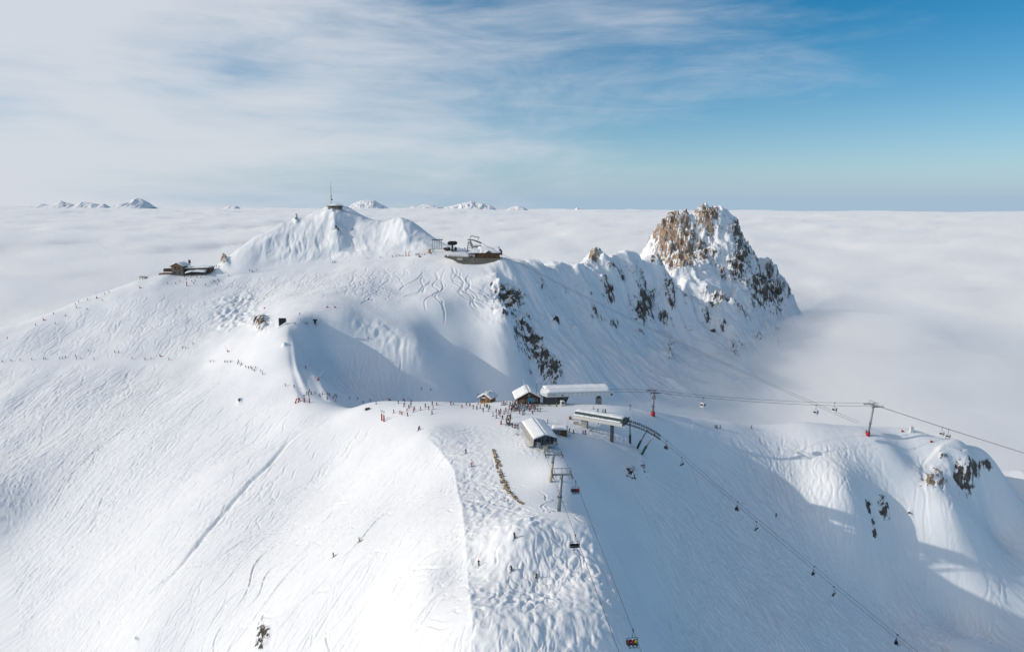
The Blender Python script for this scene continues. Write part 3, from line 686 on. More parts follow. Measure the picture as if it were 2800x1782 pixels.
p = spot(1333, 1101); sc_ = thing('chalet', 'small log cabin with thick snow roof, left of the big chalet', 'cabin', p+Vector((0, 3.2, 0)), math.radians(-24))
gable_house(sc_, 5.4, 6, 2.3, 1.6, .8, .2, .65, 'timber_light', 4)
MB().box((-1.2, -3.1, 1.4), (2.0, .14, 1.5)).build('counter_hatch', T['steel_dark'], sc_)
MB().box((-.9, -3.2, 2.35), (2.6, .16, .45)).build('sign', T['ivory'], sc_)
MB().box((1.5, -3.08, 1.0), (.9, .12, 1.9)).build('door', T['timber'], sc_)
MB().box((.8, .6, 3.9), (.6, .6, 1.3)).build('chimney', T['steel_dark'], sc_)

# ------------------------------------------------------------------ gondola top station
pa, pb = P(1489, 1086, 309), P(1673, 1081, 313)
L_ = math.hypot(pb[0]-pa[0], pb[1]-pa[1]); ang = math.atan2(pb[1]-pa[1], pb[0]-pa[0]); z0 = (pa[2]+pb[2])/2
gs = thing('gondola_station', 'long white gondola station on a dark pillar, its roof under snow', 'station', (pa[0], pa[1], z0), ang)
prof = [(0, 0), (8.2, 0), (8.2, 1.9), (7.4, 3.5), (.9, 3.5), (0, 1.9)]
MB().prismx(prof, (1.2, L_-.6)).build('body', T['white'], gs)
m = MB(); vs = [(1.2, y, z) for y, z in prof]+[(-1.1, 2.0, .5), (-1.1, 6.2, .5), (-1.1, 6.2, 1.6), (-.3, 5.6, 3.1), (-.3, 2.6, 3.1), (-1.1, 2.0, 1.6)]
m.add(vs, [(0, 6, 7, 1), (1, 7, 8, 2), (2, 8, 9, 3), (3, 9, 10, 4), (4, 10, 11, 5), (5, 11, 6, 0), (6, 11, 10, 9, 8, 7)]).build('end_cap', T['white'], gs)
MB().box((L_/2, -.04, 1.93), (L_-2, .1, .14)).build('trim', T['steel'], gs)
sn = MB(); sn.slab((0.2, .9, 3.5), (L_-.5, .9, 3.5), (L_-.5, 7.4, 3.5), (0.2, 7.4, 3.5), .55, 22, 6, .3, 3).slab((1.2, -.02, 1.98), (L_-.7, -.02, 1.98), (L_-.7, .88, 3.5), (1.2, .88, 3.5), .22, 22, 3, .5, 9)
sn.build('snow_cover', T['snow'], gs, True)
sm_ = MB()
for q in range(14): sm_.box((2.4+q*(L_-3.6)/13, -.03, 1.0), (.07, .08, 1.75))
sm_.build('seam', T['steel'], gs)
sg = MB().box((3.7, -.07, 1.0), (4.3, .1, .85)).build('sign', T['ivory'], gs)
fc = bpy.data.curves.new('lettering', 'FONT'); fc.body = 'LA VIZELLE'; fc.size = .82; fc.align_x = 'CENTER'; fc.align_y = 'CENTER'; fc.extrude = .01; fc.offset = .015
_t = bpy.data.objects.new('lettering', fc); C.objects.link(_t); fc.materials.append(T['lettering']); _dg = bpy.context.evaluated_depsgraph_get(); _dg.update(); _me = bpy.data.meshes.new_from_object(_t.evaluated_get(_dg)); bpy.data.objects.remove(_t)
fo = bpy.data.objects.new('lettering', _me); C.objects.link(fo); fo['kind'] = 'stuff'; fo.parent = sg; fo.location = (3.7, -.135, 1.0); fo.rotation_euler = (math.pi/2, 0, 0)
colx = L_-5.2; wp = Matrix.Rotation(ang, 3, 'Z')@Vector((colx, 4, 0))+Vector(gs.location); g0 = gz(wp.x, wp.y)-z0
MB().box((colx, 4, (g0-1.5)/2), (1.4, 1.8, -g0+1.5)).build('pillar', T['steel_dark'], gs)
MB().box((colx, 4, g0+1.4), (2.3, 2.6, 3.6)).build('pillar_base', T['concrete'], gs)
wp = Matrix.Rotation(ang, 3, 'Z')@Vector((5, 4, 0))+Vector(gs.location); g1 = gz(wp.x, wp.y)-z0
MB().prism([(.6, g1-.6), (10, g1-.6), (12.2, -.5), (11.6, .02), (.6, .02)], (7.4, 2.6)).build('base_wall', T['steel_dark'], gs)
MB().box((6.2, 2.5, (g1-.2)/2), (2.2, .2, -g1-.5)).build('door', T['glass'], gs)
MB().tube((L_-3, 2, 3.6), (L_-3, 2, 6.0), .08).tube((L_-3, 2, 6.0), (L_-2.2, 2, 4.4), .06).build('mast', T['ivory'], gs)
MB().box((L_-.1, .8, .3), (1.1, .6, .9)).build('guide_rail', T['steel_dark'], gs); MB().box((L_-.1, 6.4, .3), (1.1, .6, .9)).build('guide_rail', T['steel_dark'], gs)

def gondola(label, p, rz):
    t = thing('gondola_cabin', label, 'gondola', p, rz, 'gondola cabins on the cable')
    pr = [(-.95, -4.3), (-.75, -4.75), (.75, -4.75), (.95, -4.3), (1.12, -3.4), (.95, -2.75), (.6, -2.5), (-.6, -2.5), (-.95, -2.75), (-1.12, -3.4)]
    n = len(pr); m = MB(); secs = [(-1.05, .78), (-.8, 1), (.8, 1), (1.05, .78)]
    vs = [(x*k, y, -3.6+(z+3.6)*k) for y, k in secs for x, z in pr]
    fs = [tuple(range(n))]+[tuple(range(4*n-1, 3*n-1, -1))]
    for q in range(3): fs += [(q*n+(i+1) % n, q*n+i, (q+1)*n+i, (q+1)*n+(i+1) % n) for i in range(n)]
    m.add(vs, fs).build('shell', T['ivory'], t)
    for s in (-1, 1):
        MB().box((s*1.06, 0, -3.3), (.14, 1.5, .8)).build('window', T['glass'], t)
        MB().box((0, s*1.02, -3.35), (1.3, .14, .95)).build('window', T['glass'], t)
    MB().tube((0, 0, -2.5), (0, 0, -.1), .07).build('hanger', T['steel_dark'], t)
    MB().box((0, 0, 0), (1.1, .25, .3)).build('grip', T['steel_dark'], t)
    return t
def lattice_head(t, z, along, half=2.9, arm=2.6, frame=True, off=Vector((0, 0, 0))):
    """crossarm with two sheave trains; local x = across the line when along=0"""
    R = Matrix.Rotation(along, 3, 'Z')
    def w(x, y, z_): return R@Vector((x, y, z_))+off
    MB().box(w(0, 0, z), (2*half, .45, .5), along).build('crossarm', T['steel'], t)
    for s in (-1, 1):
        m = MB()
        m.tube(w(s*half, -arm, z-.1), w(s*half, arm, z-.1), .11, n=6)
        o = m.build('sheave_train', T['steel_dark'], t)
        q = MB()
        for k in range(6):
            y = -arm+(k+.5)*2*arm/6; a = w(s*half-.1, y, z+.12); b = w(s*half+.1, y, z+.12); q.tube(a, b, .24, n=10)
        q.build('sheave', T['steel_dark'], o)
        c = MB()
        c.path([w(s*(half-.9), -arm, z-.35), w(s*(half-.9), arm, z-.35)], .06); c.path([w(s*(half-.9), -arm, z+.55), w(s*(half-.9), arm, z+.55)], .05)
        for k in range(5):
            y = -arm+k*2*arm/4; c.tube(w(s*(half-.9), y, z-.35), w(s*(half-.9), y, z+.55), .04, n=5); c.tube(w(s*(half-.9), y, z-.35), w(s*half, y, z-.1), .04, n=5)
        c.build('catwalk', T['steel'], t)
    if frame:
        c = MB(); c.tube(w(-half-.1, 0, z+1.9), w(half+.1, 0, z+1.9), .11, n=6)
        for x in (-half, 0, half): c.tube(w(x, 0, z), w(x, 0, z+1.9), .10, n=6)
        for x in (-half*.5, half*.5): c.tube(w(x, 0, z+1.3), w(x, 0, z+1.9), .07, n=5)
        c.build('lifting_frame', T['steel'], t)

# gondola line
def tower(name, label, base, top, r0, r1, matr, along, half, arm, group=None, red=False, frame=True, split=None):
    base = Vector(base); t = thing(name, label, 'lift tower', base, 0, group); h = top.z-base.z; off = Vector((top.x-base.x, top.y-base.y, 0))
    if split:
        k = split; mid = off*k; MB().tube((0, 0, -1.5), (mid.x, mid.y, h*k), r0, r0*(1-k)+r1*k, 16).build('lower_tube', T['beige'], t, True)
        MB().tube((mid.x, mid.y, h*k), (off.x, off.y, h), r0*(1-k)+r1*k, r1, 16).build('upper_tube', T['steel'], t, True)
    else:
        MB().tube((0, 0, -1.5), (off.x, off.y, h), r0, r1, 16).build('tube', T[matr], t, True)
        q = off*.4; MB().tube((q.x, q.y, h*.4-.12), (q.x, q.y, h*.4+.12), r0*1.25, r0*1.25, 16).build('flange', T['steel_dark'], t)
    lattice_head(t, h, along, half, arm, frame, off)
    if red: MB().tube((0, 0, -.6), (0, 0, 1.9), r0+.42, r0+.36, 14).build('padding', T['red'], t, True)
    return t
t1b, t2b = spot(1785, 1136), spot(2373, 1190)
t1t, t2t = Vector(P(1787, 1071, t1b.y)), Vector(P(2389, 1108, t2b.y))
GL = math.atan2(t2b.y-t1b.y, t2b.x-t1b.x)-math.pi/2
T1 = tower('gondola_tower', 'grey gondola tower with red padded foot nearest the white station', t1b, t1t, .62, .5, 'steel', GL, 2.4, 2.6, 'gondola towers', True)
MB().box((0, -.2, (t1t.z-t1b.z)*.77), (1.7, 1.6, 1.7)).build('cabinet', T['steel'], T1)
T2 = tower('gondola_tower', 'leaning grey gondola tower with red padded foot on the right ridge', t2b, t2t, .55, .4, 'steel', GL, 2.9, 3.6, 'gondola towers', True)
def sag(a, b, n=24, s=.02):
    a, b = Vector(a), Vector(b); L = (b-a).length
    return [a.lerp(b, i/n)-Vector((0, 0, 4*s*L*(i/n)*(1-i/n))) for i in range(n+1)]
dirL = Vector((math.cos(GL+math.pi/2), math.sin(GL+math.pi/2), 0)); nrm = Vector((math.cos(GL), math.sin(GL), 0))
st_out = Vector(P(1674, 1068, 315))
far_end = Vector((t2t.x, t2t.y, 0))+dirL*260; far_end.z = t2t.z-82
gcab = {}
for s, nm in ((1, 'haul_cable'), (-1, 'haul_cable')):
    o1, o2 = nrm*(2.4*s), nrm*(2.9*s)
    pts_ = [st_out+o1+Vector((0, 0, .2))]+sag(t1t+o1+Vector((0, 0, .35)), t2t+o2+Vector((0, 0, .35)), 30, .013)+sag(t2t+o2+Vector((0, 0, .35)), far_end+o2, 30, .006)[1:]
    gcab[s] = pts_
    tag(MB().path(pts_, .07, 5).build('haul_cable', T['cable']), 'thin dark gondola cable, the %s of the pair strung right from the white station' % ('nearer' if s > 0 and nrm.y < 0 or s < 0 and nrm.y > 0 else 'farther'), 'cable', 'gondola cables')
def on_cable(path_, u):
    best = None
    for a, b in zip(path_[:-1], path_[1:]):
        ua = project(a.x, a.y, a.z)[0]; ub = project(b.x, b.y, b.z)[0]
        if (ua-u)*(ub-u) <= 0: return a.lerp(b, float((u-ua)/(ub-ua+1e-9)))
    return path_[-1]
near, farc = (1, -1) if nrm.y < 0 else (-1, 1)
for u, s, lab in ((1923, near, 'white gondola cabin hanging alone between the two gondola towers'), (2232, near, 'white gondola cabin left of the leaning gondola tower, the lower of two'), (2283, farc, 'white gondola cabin just left of the leaning gondola tower'),
                  (2577, farc, 'white gondola cabin right of the leaning tower, left one of the close pair'), (2594, near, 'white gondola cabin right of the leaning tower, right one of the close pair')):
    gondola(lab, on_cable(gcab[s], u), GL+math.pi/2+.5)
pgc = Vector(P(1538, 1082, 309)); pgc.z = gz(pgc.x, pgc.y)+4.95
gondola('grey gondola cabin parked under the white station roof', pgc, .2)

# ------------------------------------------------------------------ chairlift top station facing the camera
na, fa = P(1492, 1186, 243), P(1457, 1141, 264)
ang = math.atan2(fa[1]-na[1], fa[0]-na[0])-math.pi/2; Ld = math.hypot(fa[0]-na[0], fa[1]-na[1]); zr = (na[2]+fa[2])/2
gA = gz(na[0], na[1]+4); hA = zr-gA
ta = thing('chairlift_station', 'grey chairlift station with snowy pitched roof and ribbed side, open end towards us', 'station', (na[0], na[1], gA), ang)
W = 4.5
roofp = [(-W, hA-1.5), (0, hA), (W, hA-1.5), (W, hA-1.75), (0, hA-.25), (-W, hA-1.75)]
MB().prism(roofp, (Ld, 0)).build('roof', T['white'], ta)
sn = MB(); sn.slab((-W, -.1, hA-1.46), (0, -.1, hA+.04), (0, Ld, hA+.04), (-W, Ld, hA-1.46), .28, 6, 12, .3, 21).slab((W, -.1, hA-1.46), (0, -.1, hA+.04), (0, Ld, hA+.04), (W, Ld, hA-1.46), .22, 6, 12, .3, 22)
sn.build('snow_cover', T['snow'], ta, True)
sd_ = MB().box((-W-.05, Ld/2, hA-2.9), (.22, Ld, 2.6), 0, 0, .12).build('side_panel', T['white_rib'], ta)
rb = MB()
for k in range(20): rb.box((-W-.24, .5+k*(Ld-1)/19, hA-2.9), (.12, .14, 2.5), 0, 0, .12)
rb.build('rib', T['concrete'], sd_)
MB().box((W+.05, Ld/2, hA-2.9), (.22, Ld, 2.6), 0, 0, -.12).build('side_panel', T['white_rib'], ta)
MB().prism([(-W+.2, .9), (W-.2, .9), (W-.2, hA-1.8), (0, hA-.3), (-W+.2, hA-1.8)], (1.0, .7)).build('end_wall', T['glass'], ta)
fr = MB()
for x in (-3, -1.4, .2, 1.8, 3.4): fr.box((x, .55, hA-2.3), (.12, .2, 2.6))
fr.tube((.4, .4, hA-.4), (-.9, .2, hA-3.4), .08); fr.build('mullion', T['steel'], ta)
MB().box((0, Ld/2+1, .9), (6.4, Ld-3, 1.8)).build('machine_deck', T['steel_dark'], ta)
MB().box((-5.6, 3, .9), (2.6, 4, .25)).build('side_deck', T['ivory'], ta)
MB().box((-.6, -2.2, -.4), (1.3, 1.5, 4.6)).build('front_column', T['beige'], ta)
MB().box((0, Ld-4, -.4), (1.6, 1.6, 3)).build('rear_column', T['concrete'], ta)
mc = MB().box((0, -2.2, 2.0), (8.0, 1.0, .5)); mc.tube((-3.2, -4, 2.2), (-3.2, 2, 2.6), .18).tube((3.2, -4, 2.2), (3.2, 2, 2.6), .18); mc.box((-2.9, -2.2, 2.7), (.9, .9, .9)).box((3.1, -2.2, 2.7), (.9, .9, .9)).build('rope_guide', T['steel'], ta)
p = spot(1532, 1191); tb = thing('operator_hut', 'low brown hut with flat snow roof beside the grey chairlift station', 'hut', p+Vector((0, 2.6, 0)), math.radians(-4))
MB().box((0, 0, .7), (5.6, 4.4, 3.0)).build('wall', T['timber'], tb); MB().box((0, 0, 2.33), (6.4, 5.4, .22)).build('roof', T['steel_dark'], tb)
MB().slab((-3.2, -2.7, 2.45), (3.2, -2.7, 2.45), (3.2, 2.7, 2.45), (-3.2, 2.7, 2.45), .6, 8, 6, .2, 5).build('snow_cover', T['snow'], tb, True); window(tb, (-1, -2.24, 1.2), 2.0, .9)

# chairlift towers and cables towards the camera
b1, b2 = spot(1504, 1317), spot(1527, 1397)
k1, k2 = Vector(P(1514, 1243, b1.y)), Vector(P(1536, 1297, b2.y))
AL = math.atan2(k2.y-k1.y, k2.x-k1.x)-math.pi/2+math.pi
tower('chairlift_tower', 'beige and grey chairlift tower nearest the grey chairlift station', b1, k1, .55, .42, 'beige', AL, 2.75, 2.7, 'chairlift towers', split=.7)
tower('chairlift_tower', 'tall grey chairlift tower in front, standing on the smooth snow mound', b2, k2, .6, .45, 'steel', AL, 2.75, 3.0, 'chairlift towers')
nA = Vector((math.cos(AL), math.sin(AL), 0))
def chair(label, grip, rz, group, swing=0):
    t = thing('lift_chair', label, 'lift chair', grip, rz, group); w = 1.18
    MB().box((0, 0, 0), (.22, .7, .28)).build('grip', T['steel_dark'], t)
    MB().path([(0, 0, 0), (0, .12, -.9), (0, .22, -1.75)], .06).tube((-.35, .22, -1.75), (.35, .22, -1.75), .05).build('hanger', T['steel_dark'], t)
    fr = MB().path([(-w, .5, -3.05), (-w, .3, -1.95), (-w+.25, .22, -1.75), (w-.25, .22, -1.75), (w, .3, -1.95), (w, .5, -3.05)], .05)
    for s in (-1, 1): fr.path([(s*w, .5, -3.05), (s*w, -.15, -3.05)], .05)
    fr.build('frame', T['steel_dark'], t)
    MB().box((0, .12, -3.02), (2*w-.1, .55, .12)).build('seat', T['black'], t)
    MB().box((0, .47, -2.62), (2*w-.1, .1, .55), 0, -.15).build('backrest', T['black'], t)
    MB().path([(-w+.1, -.2, -2.6), (w-.1, -.2, -2.6)], .035).path([(-w+.3, -.35, -3.55), (w-.3, -.35, -3.55)], .035).path([(0, -.2, -2.6), (0, -.35, -3.55)], .03).build('safety_bar', T['steel_dark'], t)
    return t
CH_END = {1: Vector((24.2, 125, 0)), -1: Vector((17.4, 122, 0))}
c3 = Vector(P(1731, 1722, 125)); c1 = Vector(P(1574, 1315, 180)); c2 = Vector(P(1573, 1462, 150))
stA = Vector((na[0], na[1], gA+2.4))
R1, R2 = k1+nA*2.75+Vector((0, 0, .35)), k2+nA*2.75+Vector((0, 0, .35))
L1, L2 = k1-nA*2.75+Vector((0, 0, .35)), k2-nA*2.75+Vector((0, 0, .35))
right_path = [stA+nA*3, R1, R2, c1]+sag(c1, c3, 10, .004)[1:]+[c3+(c3-c1).normalized()*45]
left_path = [stA-nA*3, L1, L2]+sag(L2, c2, 8, .004)[1:]+[c2+(c2-L2).normalized()*90]
tag(MB().path(right_path, .045, 5).build('haul_cable', T['cable']), 'dark chairlift cable carrying loaded chairs down towards the lower edge of the picture', 'cable', 'front chairlift cables')
tag(MB().path(left_path, .045, 5).build('haul_cable', T['cable']), 'dark chairlift cable carrying the empty chair over the moguls', 'cable', 'front chairlift cables')
rzc = math.atan2((c3-c1).y, (c3-c1).x)+math.pi/2
CH = [chair('lift chair with four riders just in front of the tall grey tower', c1, rzc, 'chairs on the front lift'), chair('empty lift chair hanging above the moguls', c2, rzc, 'chairs on the front lift'), chair('lift chair with riders at the bottom edge of the picture', c3, rzc, 'chairs on the front lift')]

# ------------------------------------------------------------------ green roofed chairlift station and its curved ramp
la, lb = P(1570, 1148, 279), P(1701, 1163, 268)
ang = math.atan2(lb[1]-la[1], lb[0]-la[0]); Lb = math.hypot(lb[0]-la[0], lb[1]-la[1]); zb = (la[2]+lb[2])/2
tg = thing('chairlift_station', 'white chairlift station with dark green roof strip under snow, on posts', 'station', (la[0], la[1], zb), ang)
MB().prismx([(0, 0), (5.6, 0), (5.6, 1.5), (0, 1.5)], (0, Lb)).build('fascia', T['white_rib'], tg)
MB().prismx([(-.15, 1.52), (5.75, 1.52), (4.9, 2.8), (.7, 2.8)], (0, Lb+.2)).build('roof', T['green'], tg)
sn = MB(); sn.slab((-.2, 1.3, 2.82), (Lb-.2, 1.3, 2.82), (Lb-.2, 4.9, 2.82), (-.2, 4.9, 2.82), .5, 20, 5, .4, 31).slab((0, -.25, 1.54), (Lb*.97, -.25, 1.54), (Lb*.97, .22, 2.0), (0, .22, 2.0), .28, 40, 2, .9, 32)
sn.build('snow_cover', T['snow'], tg, True)
MB().add([(Lb+.25, -.3, .2), (Lb+.25, 5.9, .2), (Lb+1.3, 5.2, 3.3), (Lb+1.3, .5, 3.3), (Lb+.05, -.3, .2), (Lb+.05, 5.9, .2), (Lb+1.1, 5.2, 3.3), (Lb+1.1, .5, 3.3)], [(0, 1, 2, 3), (7, 6, 5, 4), (0, 4, 5, 1), (1, 5, 6, 2), (2, 6, 7, 3), (3, 7, 4, 0)]).build('end_hood', T['steel_dark'], tg)
RB = Matrix.Rotation(ang, 3, 'Z')
for fx_, wd_, mt in ((.17, 2.6, 'concrete'), (.75, 1.0, 'steel_dark')):
    wpt = RB@Vector((Lb*fx_, 2.6, 0))+Vector(tg.location); gg = gz(wpt.x, wpt.y)-zb
    MB().box((Lb*fx_, 2.6, (gg-1)/2), (wd_, 1.6, -gg+1)).build('post', T[mt], tg)
MB().tube((Lb*.5, 2, -.2), (Lb*.42, 1.2, -3.0), .2).build('brace', T['steel'], tg)
wpt = RB@Vector((Lb*.33, 1, 0))+Vector(tg.location); gg = gz(wpt.x, wpt.y)-zb
MB().box((Lb*.36, 1.4, gg+.75), (2.4, .6, .16), .3, 0, -.5).build('stair', T['steel_dark'], tg)
rp = [Vector(P(u, v, y)) for u, v, y in ((1703, 1158, 268), (1722, 1163, 267.5), (1745, 1170, 267), (1770, 1181, 266), (1790, 1192, 265.5), (1806, 1203, 265))]
tr = thing('lift_ramp', 'curved steel ramp of rope rollers on three slanted legs below the green station', 'lift ramp', rp[0], 0)
dr = (rp[-1]-rp[0]); nrmB = Vector((-dr.y, dr.x, 0)).normalized()
for s in (0, 1):
    off = nrmB*(4.6*s); m = MB(); pp = [q-rp[0]+off for q in rp]
    m.path(pp, .13); m.path([q+Vector((0, 0, .75)) for q in pp], .08)
    for a, b in zip(pp[:-1], pp[1:]):
        for k in range(3): q = a.lerp(b, k/3); m.tube(q, q+Vector((0, 0, .75)), .05, n=5); m.tube(q, a.lerp(b, (k+1)/3)+Vector((0, 0, .75)), .04, n=5)
    o = m.build('rail', T['steel_dark'], tr); q = MB()
    for a, b in zip(pp[:-1], pp[1:]):
        for k in range(4): c_ = a.lerp(b, (k+.5)/4)+Vector((0, 0, .3)); q.tube(c_-nrmB*.12, c_+nrmB*.12, .26, n=10)
    q.build('roller', T['black'], o)
for i, (u, v) in zip((1, 3, 4), ((1723, 1209), (1741, 1222), (1753, 1239))):
    foot = spot(u, v)-rp[0]; top = rp[i]-rp[0]+nrmB*2.3
    lg = MB().tube(top, top.lerp(foot, .62), .28, .32, 12).build('leg', T['steel'], tr, True); MB().tube(top.lerp(foot, .6), foot+Vector((0, 0, -1)), .5, .5, 12).build('footing', T['green'], lg)
    MB().tube(top-nrmB*2.4+Vector((0, 0, .1)), top+nrmB*2.4+Vector((0, 0, .1)), .2, n=8).build('crossbeam', T['steel'], tr)
    MB().tube(top+Vector((0, 0, .1)), top+Vector((.6, 0, 1.9)), .1, n=6).build('lifting_post', T['steel'], tr)
e0, e1 = rp[-1]+Vector((0, 0, .5)), Vector(P(2455, 1747, 208)); e1b = e1+(e1-e0).normalized()*40
rope_n = sag(e0, e1, 30, .006)+[e1b]; rope_f = [q+nrmB*4.6 for q in rope_n]
tag(MB().path(rope_n, .05, 5).build('haul_cable', T['cable']), 'dark chairlift cable across the shaded slope, the lower left of the two', 'cable', 'side chairlift cables')
tag(MB().path(rope_f, .05, 5).build('haul_cable', T['cable']), 'dark chairlift cable across the shaded slope, the upper right of the two', 'cable', 'side chairlift cables')
rzs = math.atan2((e1-e0).y, (e1-e0).x)+math.pi/2
SIDE = []
for u, rp_, lab, r_ in ((1823, rope_f, 'lift chair with riders nearest the curved steel ramp', 1), (1864, rope_n, 'empty lift chair, second below the curved ramp', 0), (2017, rope_f, 'lift chair with riders in the middle of the shaded slope', 1), (2068, rope_n, 'empty lift chair just below the middle of the shaded slope', 0),
                 (2227, rope_f, 'lift chair on the upper cable, third from the lower right corner', 0), (2280, rope_n, 'lift chair on the lower cable, second from the lower right corner', 0), (2455, rope_f, 'lift chair with riders nearest the lower right corner', 1)):
    SIDE.append((chair(lab, on_cable(rp_, u), rzs if rp_ is rope_f else rzs+math.pi, 'chairs on the side lift'), r_))
# ------------------------------------------------------------------ small things on the col
p = spot(1390, 1161); t = thing('wheel_monument', 'old brown cable wheel set upright as a monument on a plinth', 'monument', p, math.radians(62))
ri = MB(); n = 28; r0, r1, hw = 1.95, 1.6, .22; vs = []; fs = []
for i in range(n):
    a = 6.28318*i/n
    for r, y in ((r0, -hw), (r0, hw), (r1, hw), (r1, -hw)): vs.append((r*math.cos(a), y, 2.35+r*math.sin(a)))
for i in range(n):
    for k in range(4): a = i*4+k; b = i*4+(k+1) % 4; c_ = ((i+1) % n)*4; fs.append((a, c_+k, c_+(k+1) % 4, b))
ri.add(vs, fs).build('rim', T['brown'], t, False)
MB().tube((0, -.35, 2.35), (0, .35, 2.35), .38, n=14).build('hub', T['brown'], t)
for i in range(6):
    a = 6.28318*i/6; MB().tube((.3*math.cos(a), 0, 2.35+.3*math.sin(a)), (1.65*math.cos(a), 0, 2.35+1.65*math.sin(a)), .1, n=6).build('spoke', T['brown'], t)
MB().box((0, 0, .1), (3.0, 1.6, .75)).build('plinth', T['concrete'], t)
def red_post(label, u, v, h, rz=0, top=None, lean=(0, 0), grp='red padded posts'):
    t = thing('padded_post', label, 'post', spot(u, v), rz, grp)
    MB().tube((0, 0, -.5), (lean[0]*h, lean[1]*h, h), .07, n=8).build('pole', T['steel'], t)
    MB().tube((0, 0, -.2), (lean[0]*h*.62, lean[1]*h*.62, h*.62), .33, .30, 12).build('padding', T['red'], t, True)
    if top: MB().box((lean[0]*h, -.02+lean[1]*h, h-.35), (1.0, .08, .8)).build('panel', T[top], t)
    return t
red_post('tall red padded banner post on the col, left of the pair', 1044, 1149, 5.0, 0, 'ivory'); red_post('tall red padded banner post on the col, right of the pair', 1050, 1152, 4.9, 0, 'ivory')
red_post('red padded marker post with sign above the left slope, middle of the row', 832, 1099, 4.0, 0, 'steel'); red_post('red padded marker post with sign, rightmost beside the red tripod', 846, 1101, 4.0, 0, 'yellow')
red_post('red padded post standing just left of the cable wheel', 1370, 1160, 2.6)
p = spot(815, 1098); t = thing('padded_tripod', 'red padded tripod frame at the brink of the left slope', 'tripod', p)
for dx, dy in ((-1.3, -.9), (.4, -.6), (1.0, .5)):
    MB().tube((dx, dy, gz(p.x+dx, p.y+dy)-p.z-.2), (0, 0, 3.9), .06, n=6).build('leg', T['steel'], t); q = Vector((dx, dy, gz(p.x+dx, p.y+dy)-p.z)); e = q.lerp(Vector((0, 0, 3.9)), .55); MB().tube(q, e, .32, .28, 10).build('padding', T['red'], t, True)
def lance(label, u, v, h, lean, rz=0):
    t = thing('snow_lance', label, 'snow gun', spot(u, v), rz, 'snow making lances')
    MB().tube((0, 0, -.3), (lean[0]*.28*h, lean[1]*.28*h, h*.28), .36, .26, 10).build('padding', T['red'], t, True)
    MB().tube((lean[0]*.2*h, lean[1]*.2*h, h*.2), (lean[0]*h, lean[1]*h, h), .07, .05, 8).build('lance', T['ivory'], t)
    MB().box((.35, 0, .25), (1.1, .7, .6)).build('base_box', T['red'], t)
    return t
for u, v, h, ln, lab in ((868, 1039, 6.2, (.62, .1), 'red snow lance leaning right at the edge of the shaded bowl'), (1066, 1095, 5.6, (-.5, .2), 'red snow lance leaning left on the brink of the col'), (1103, 1093, 1.8, (.1, 0), 'short red snow gun base right of the leaning lance on the col'),
  (383, 788, 6, (-.3, .2), 'red snow lance on the left slope just below the timber restaurant'), (264, 816, 6.5, (.05, 0), 'red snow lance on the left skyline, halfway along'), (120, 876, 5.5, (-.3, 0), 'red snow lance lowest on the left skyline slope'), (439, 975, 6, (-.4, .1), 'red snow lance just above the long traverse path'),
  (722, 844, 4, (.5, 0), 'red snow lance above the rock knob in the upper bowl'), (894, 841, 4, (.1, 0), 'red snow lance in the upper bowl, left of two'), (915, 841, 4, (.1, 0), 'red snow lance in the upper bowl, right of two'),
  (2260, 1147, 3.2, (0, 0), 'red marker lance on the small snow heap of the right ridge'), (2466, 1180, 3.4, (.1, 0), 'red snow lance right of the leaning tower on the skyline'), (2545, 1208, 3, (0, 0), 'red snow lance on the brink before the rocky knoll'), (624, 962, 5, (-.5, .1), 'thin snow lance on the smooth white shoulder')):
    lance(lab, u, v, h, ln)
def lamp_post(label, u, v, h, head='steel_dark'):
    t = thing('lamp_post', label, 'lamp post', spot(u, v)); MB().tube((0, 0, -.5), (0, 0, h), .12, .08, 8).build('pole', T['steel_dark'], t); MB().box((0, -.1, h), (.5, .5, .5)).build('lamp_head', T[head], t)
lamp_post('dark lamp post left of the small log cabin', 1307, 1103, 4.6); lamp_post('thin pole with white lamp between chalet and gondola station', 1466, 1105, 10.5, 'ivory'); lamp_post('short pole on the snow bank behind the green station', 1723, 1120, 2.2)
for u, v, h, lab in ((451, 1013, 3.0, 'thin piste marker pole just below the traverse path'), (861, 868, 4.5, 'thin piste marker pole in the upper bowl behind the dark frame'), (2029, 1162, 3, 'thin white marker pole on the right ridge left of the lone skier'), (2162, 1156, 3, 'thin white marker pole on the right ridge near the snow heap'), (1895, 1166, 3.2, 'thin white marker pole where the right ridge path begins'), (540, 760, 3, 'thin marker pole in front of the timber restaurant')):
    o = MB().tube((0, 0, -.5), (0, 0, h), .1, .07, 6).build('marker_pole', T['ivory']); o.location = spot(u, v); tag(o, lab, 'pole', 'piste marker poles')
# dark wind screen and start frame in the bowl
p = spot(773, 889); t = thing('wind_screen', 'big black wind screen standing in drifted snow above the white shoulder', 'screen', p, math.radians(4))
s_ = depth_of(p)/F_PX; MB().box((0, 0, 2.0), (20*s_, .25, 5.4)).build('panel', T['dark'], t)
for x in (-1, 1): MB().box((x*10.2*s_, 0, 2.1), (.3, .35, 5.6)).build('post', T['ivory'], t)
MB().box((0, 0, 4.75), (21.2*s_, .35, .2)).build('top_rail', T['ivory'], t)
d_ = MB(); d_.add([(-2.4, -.2, -.8), (2.7, -.2, 2.6), (2.9, -.2, -.8), (-2.8, -2.6, -1.6), (2.9, -2.6, -1.0), (2.9, -.9, 1.0)], [(0, 3, 4, 5, 1), (0, 1, 2), (1, 5, 2), (5, 4, 2)]).build('snow_drift', T['snow'], t)
p = spot(862, 889); t = thing('start_frame', 'black T shaped start frame on two red legs in the upper bowl', 'frame', p)
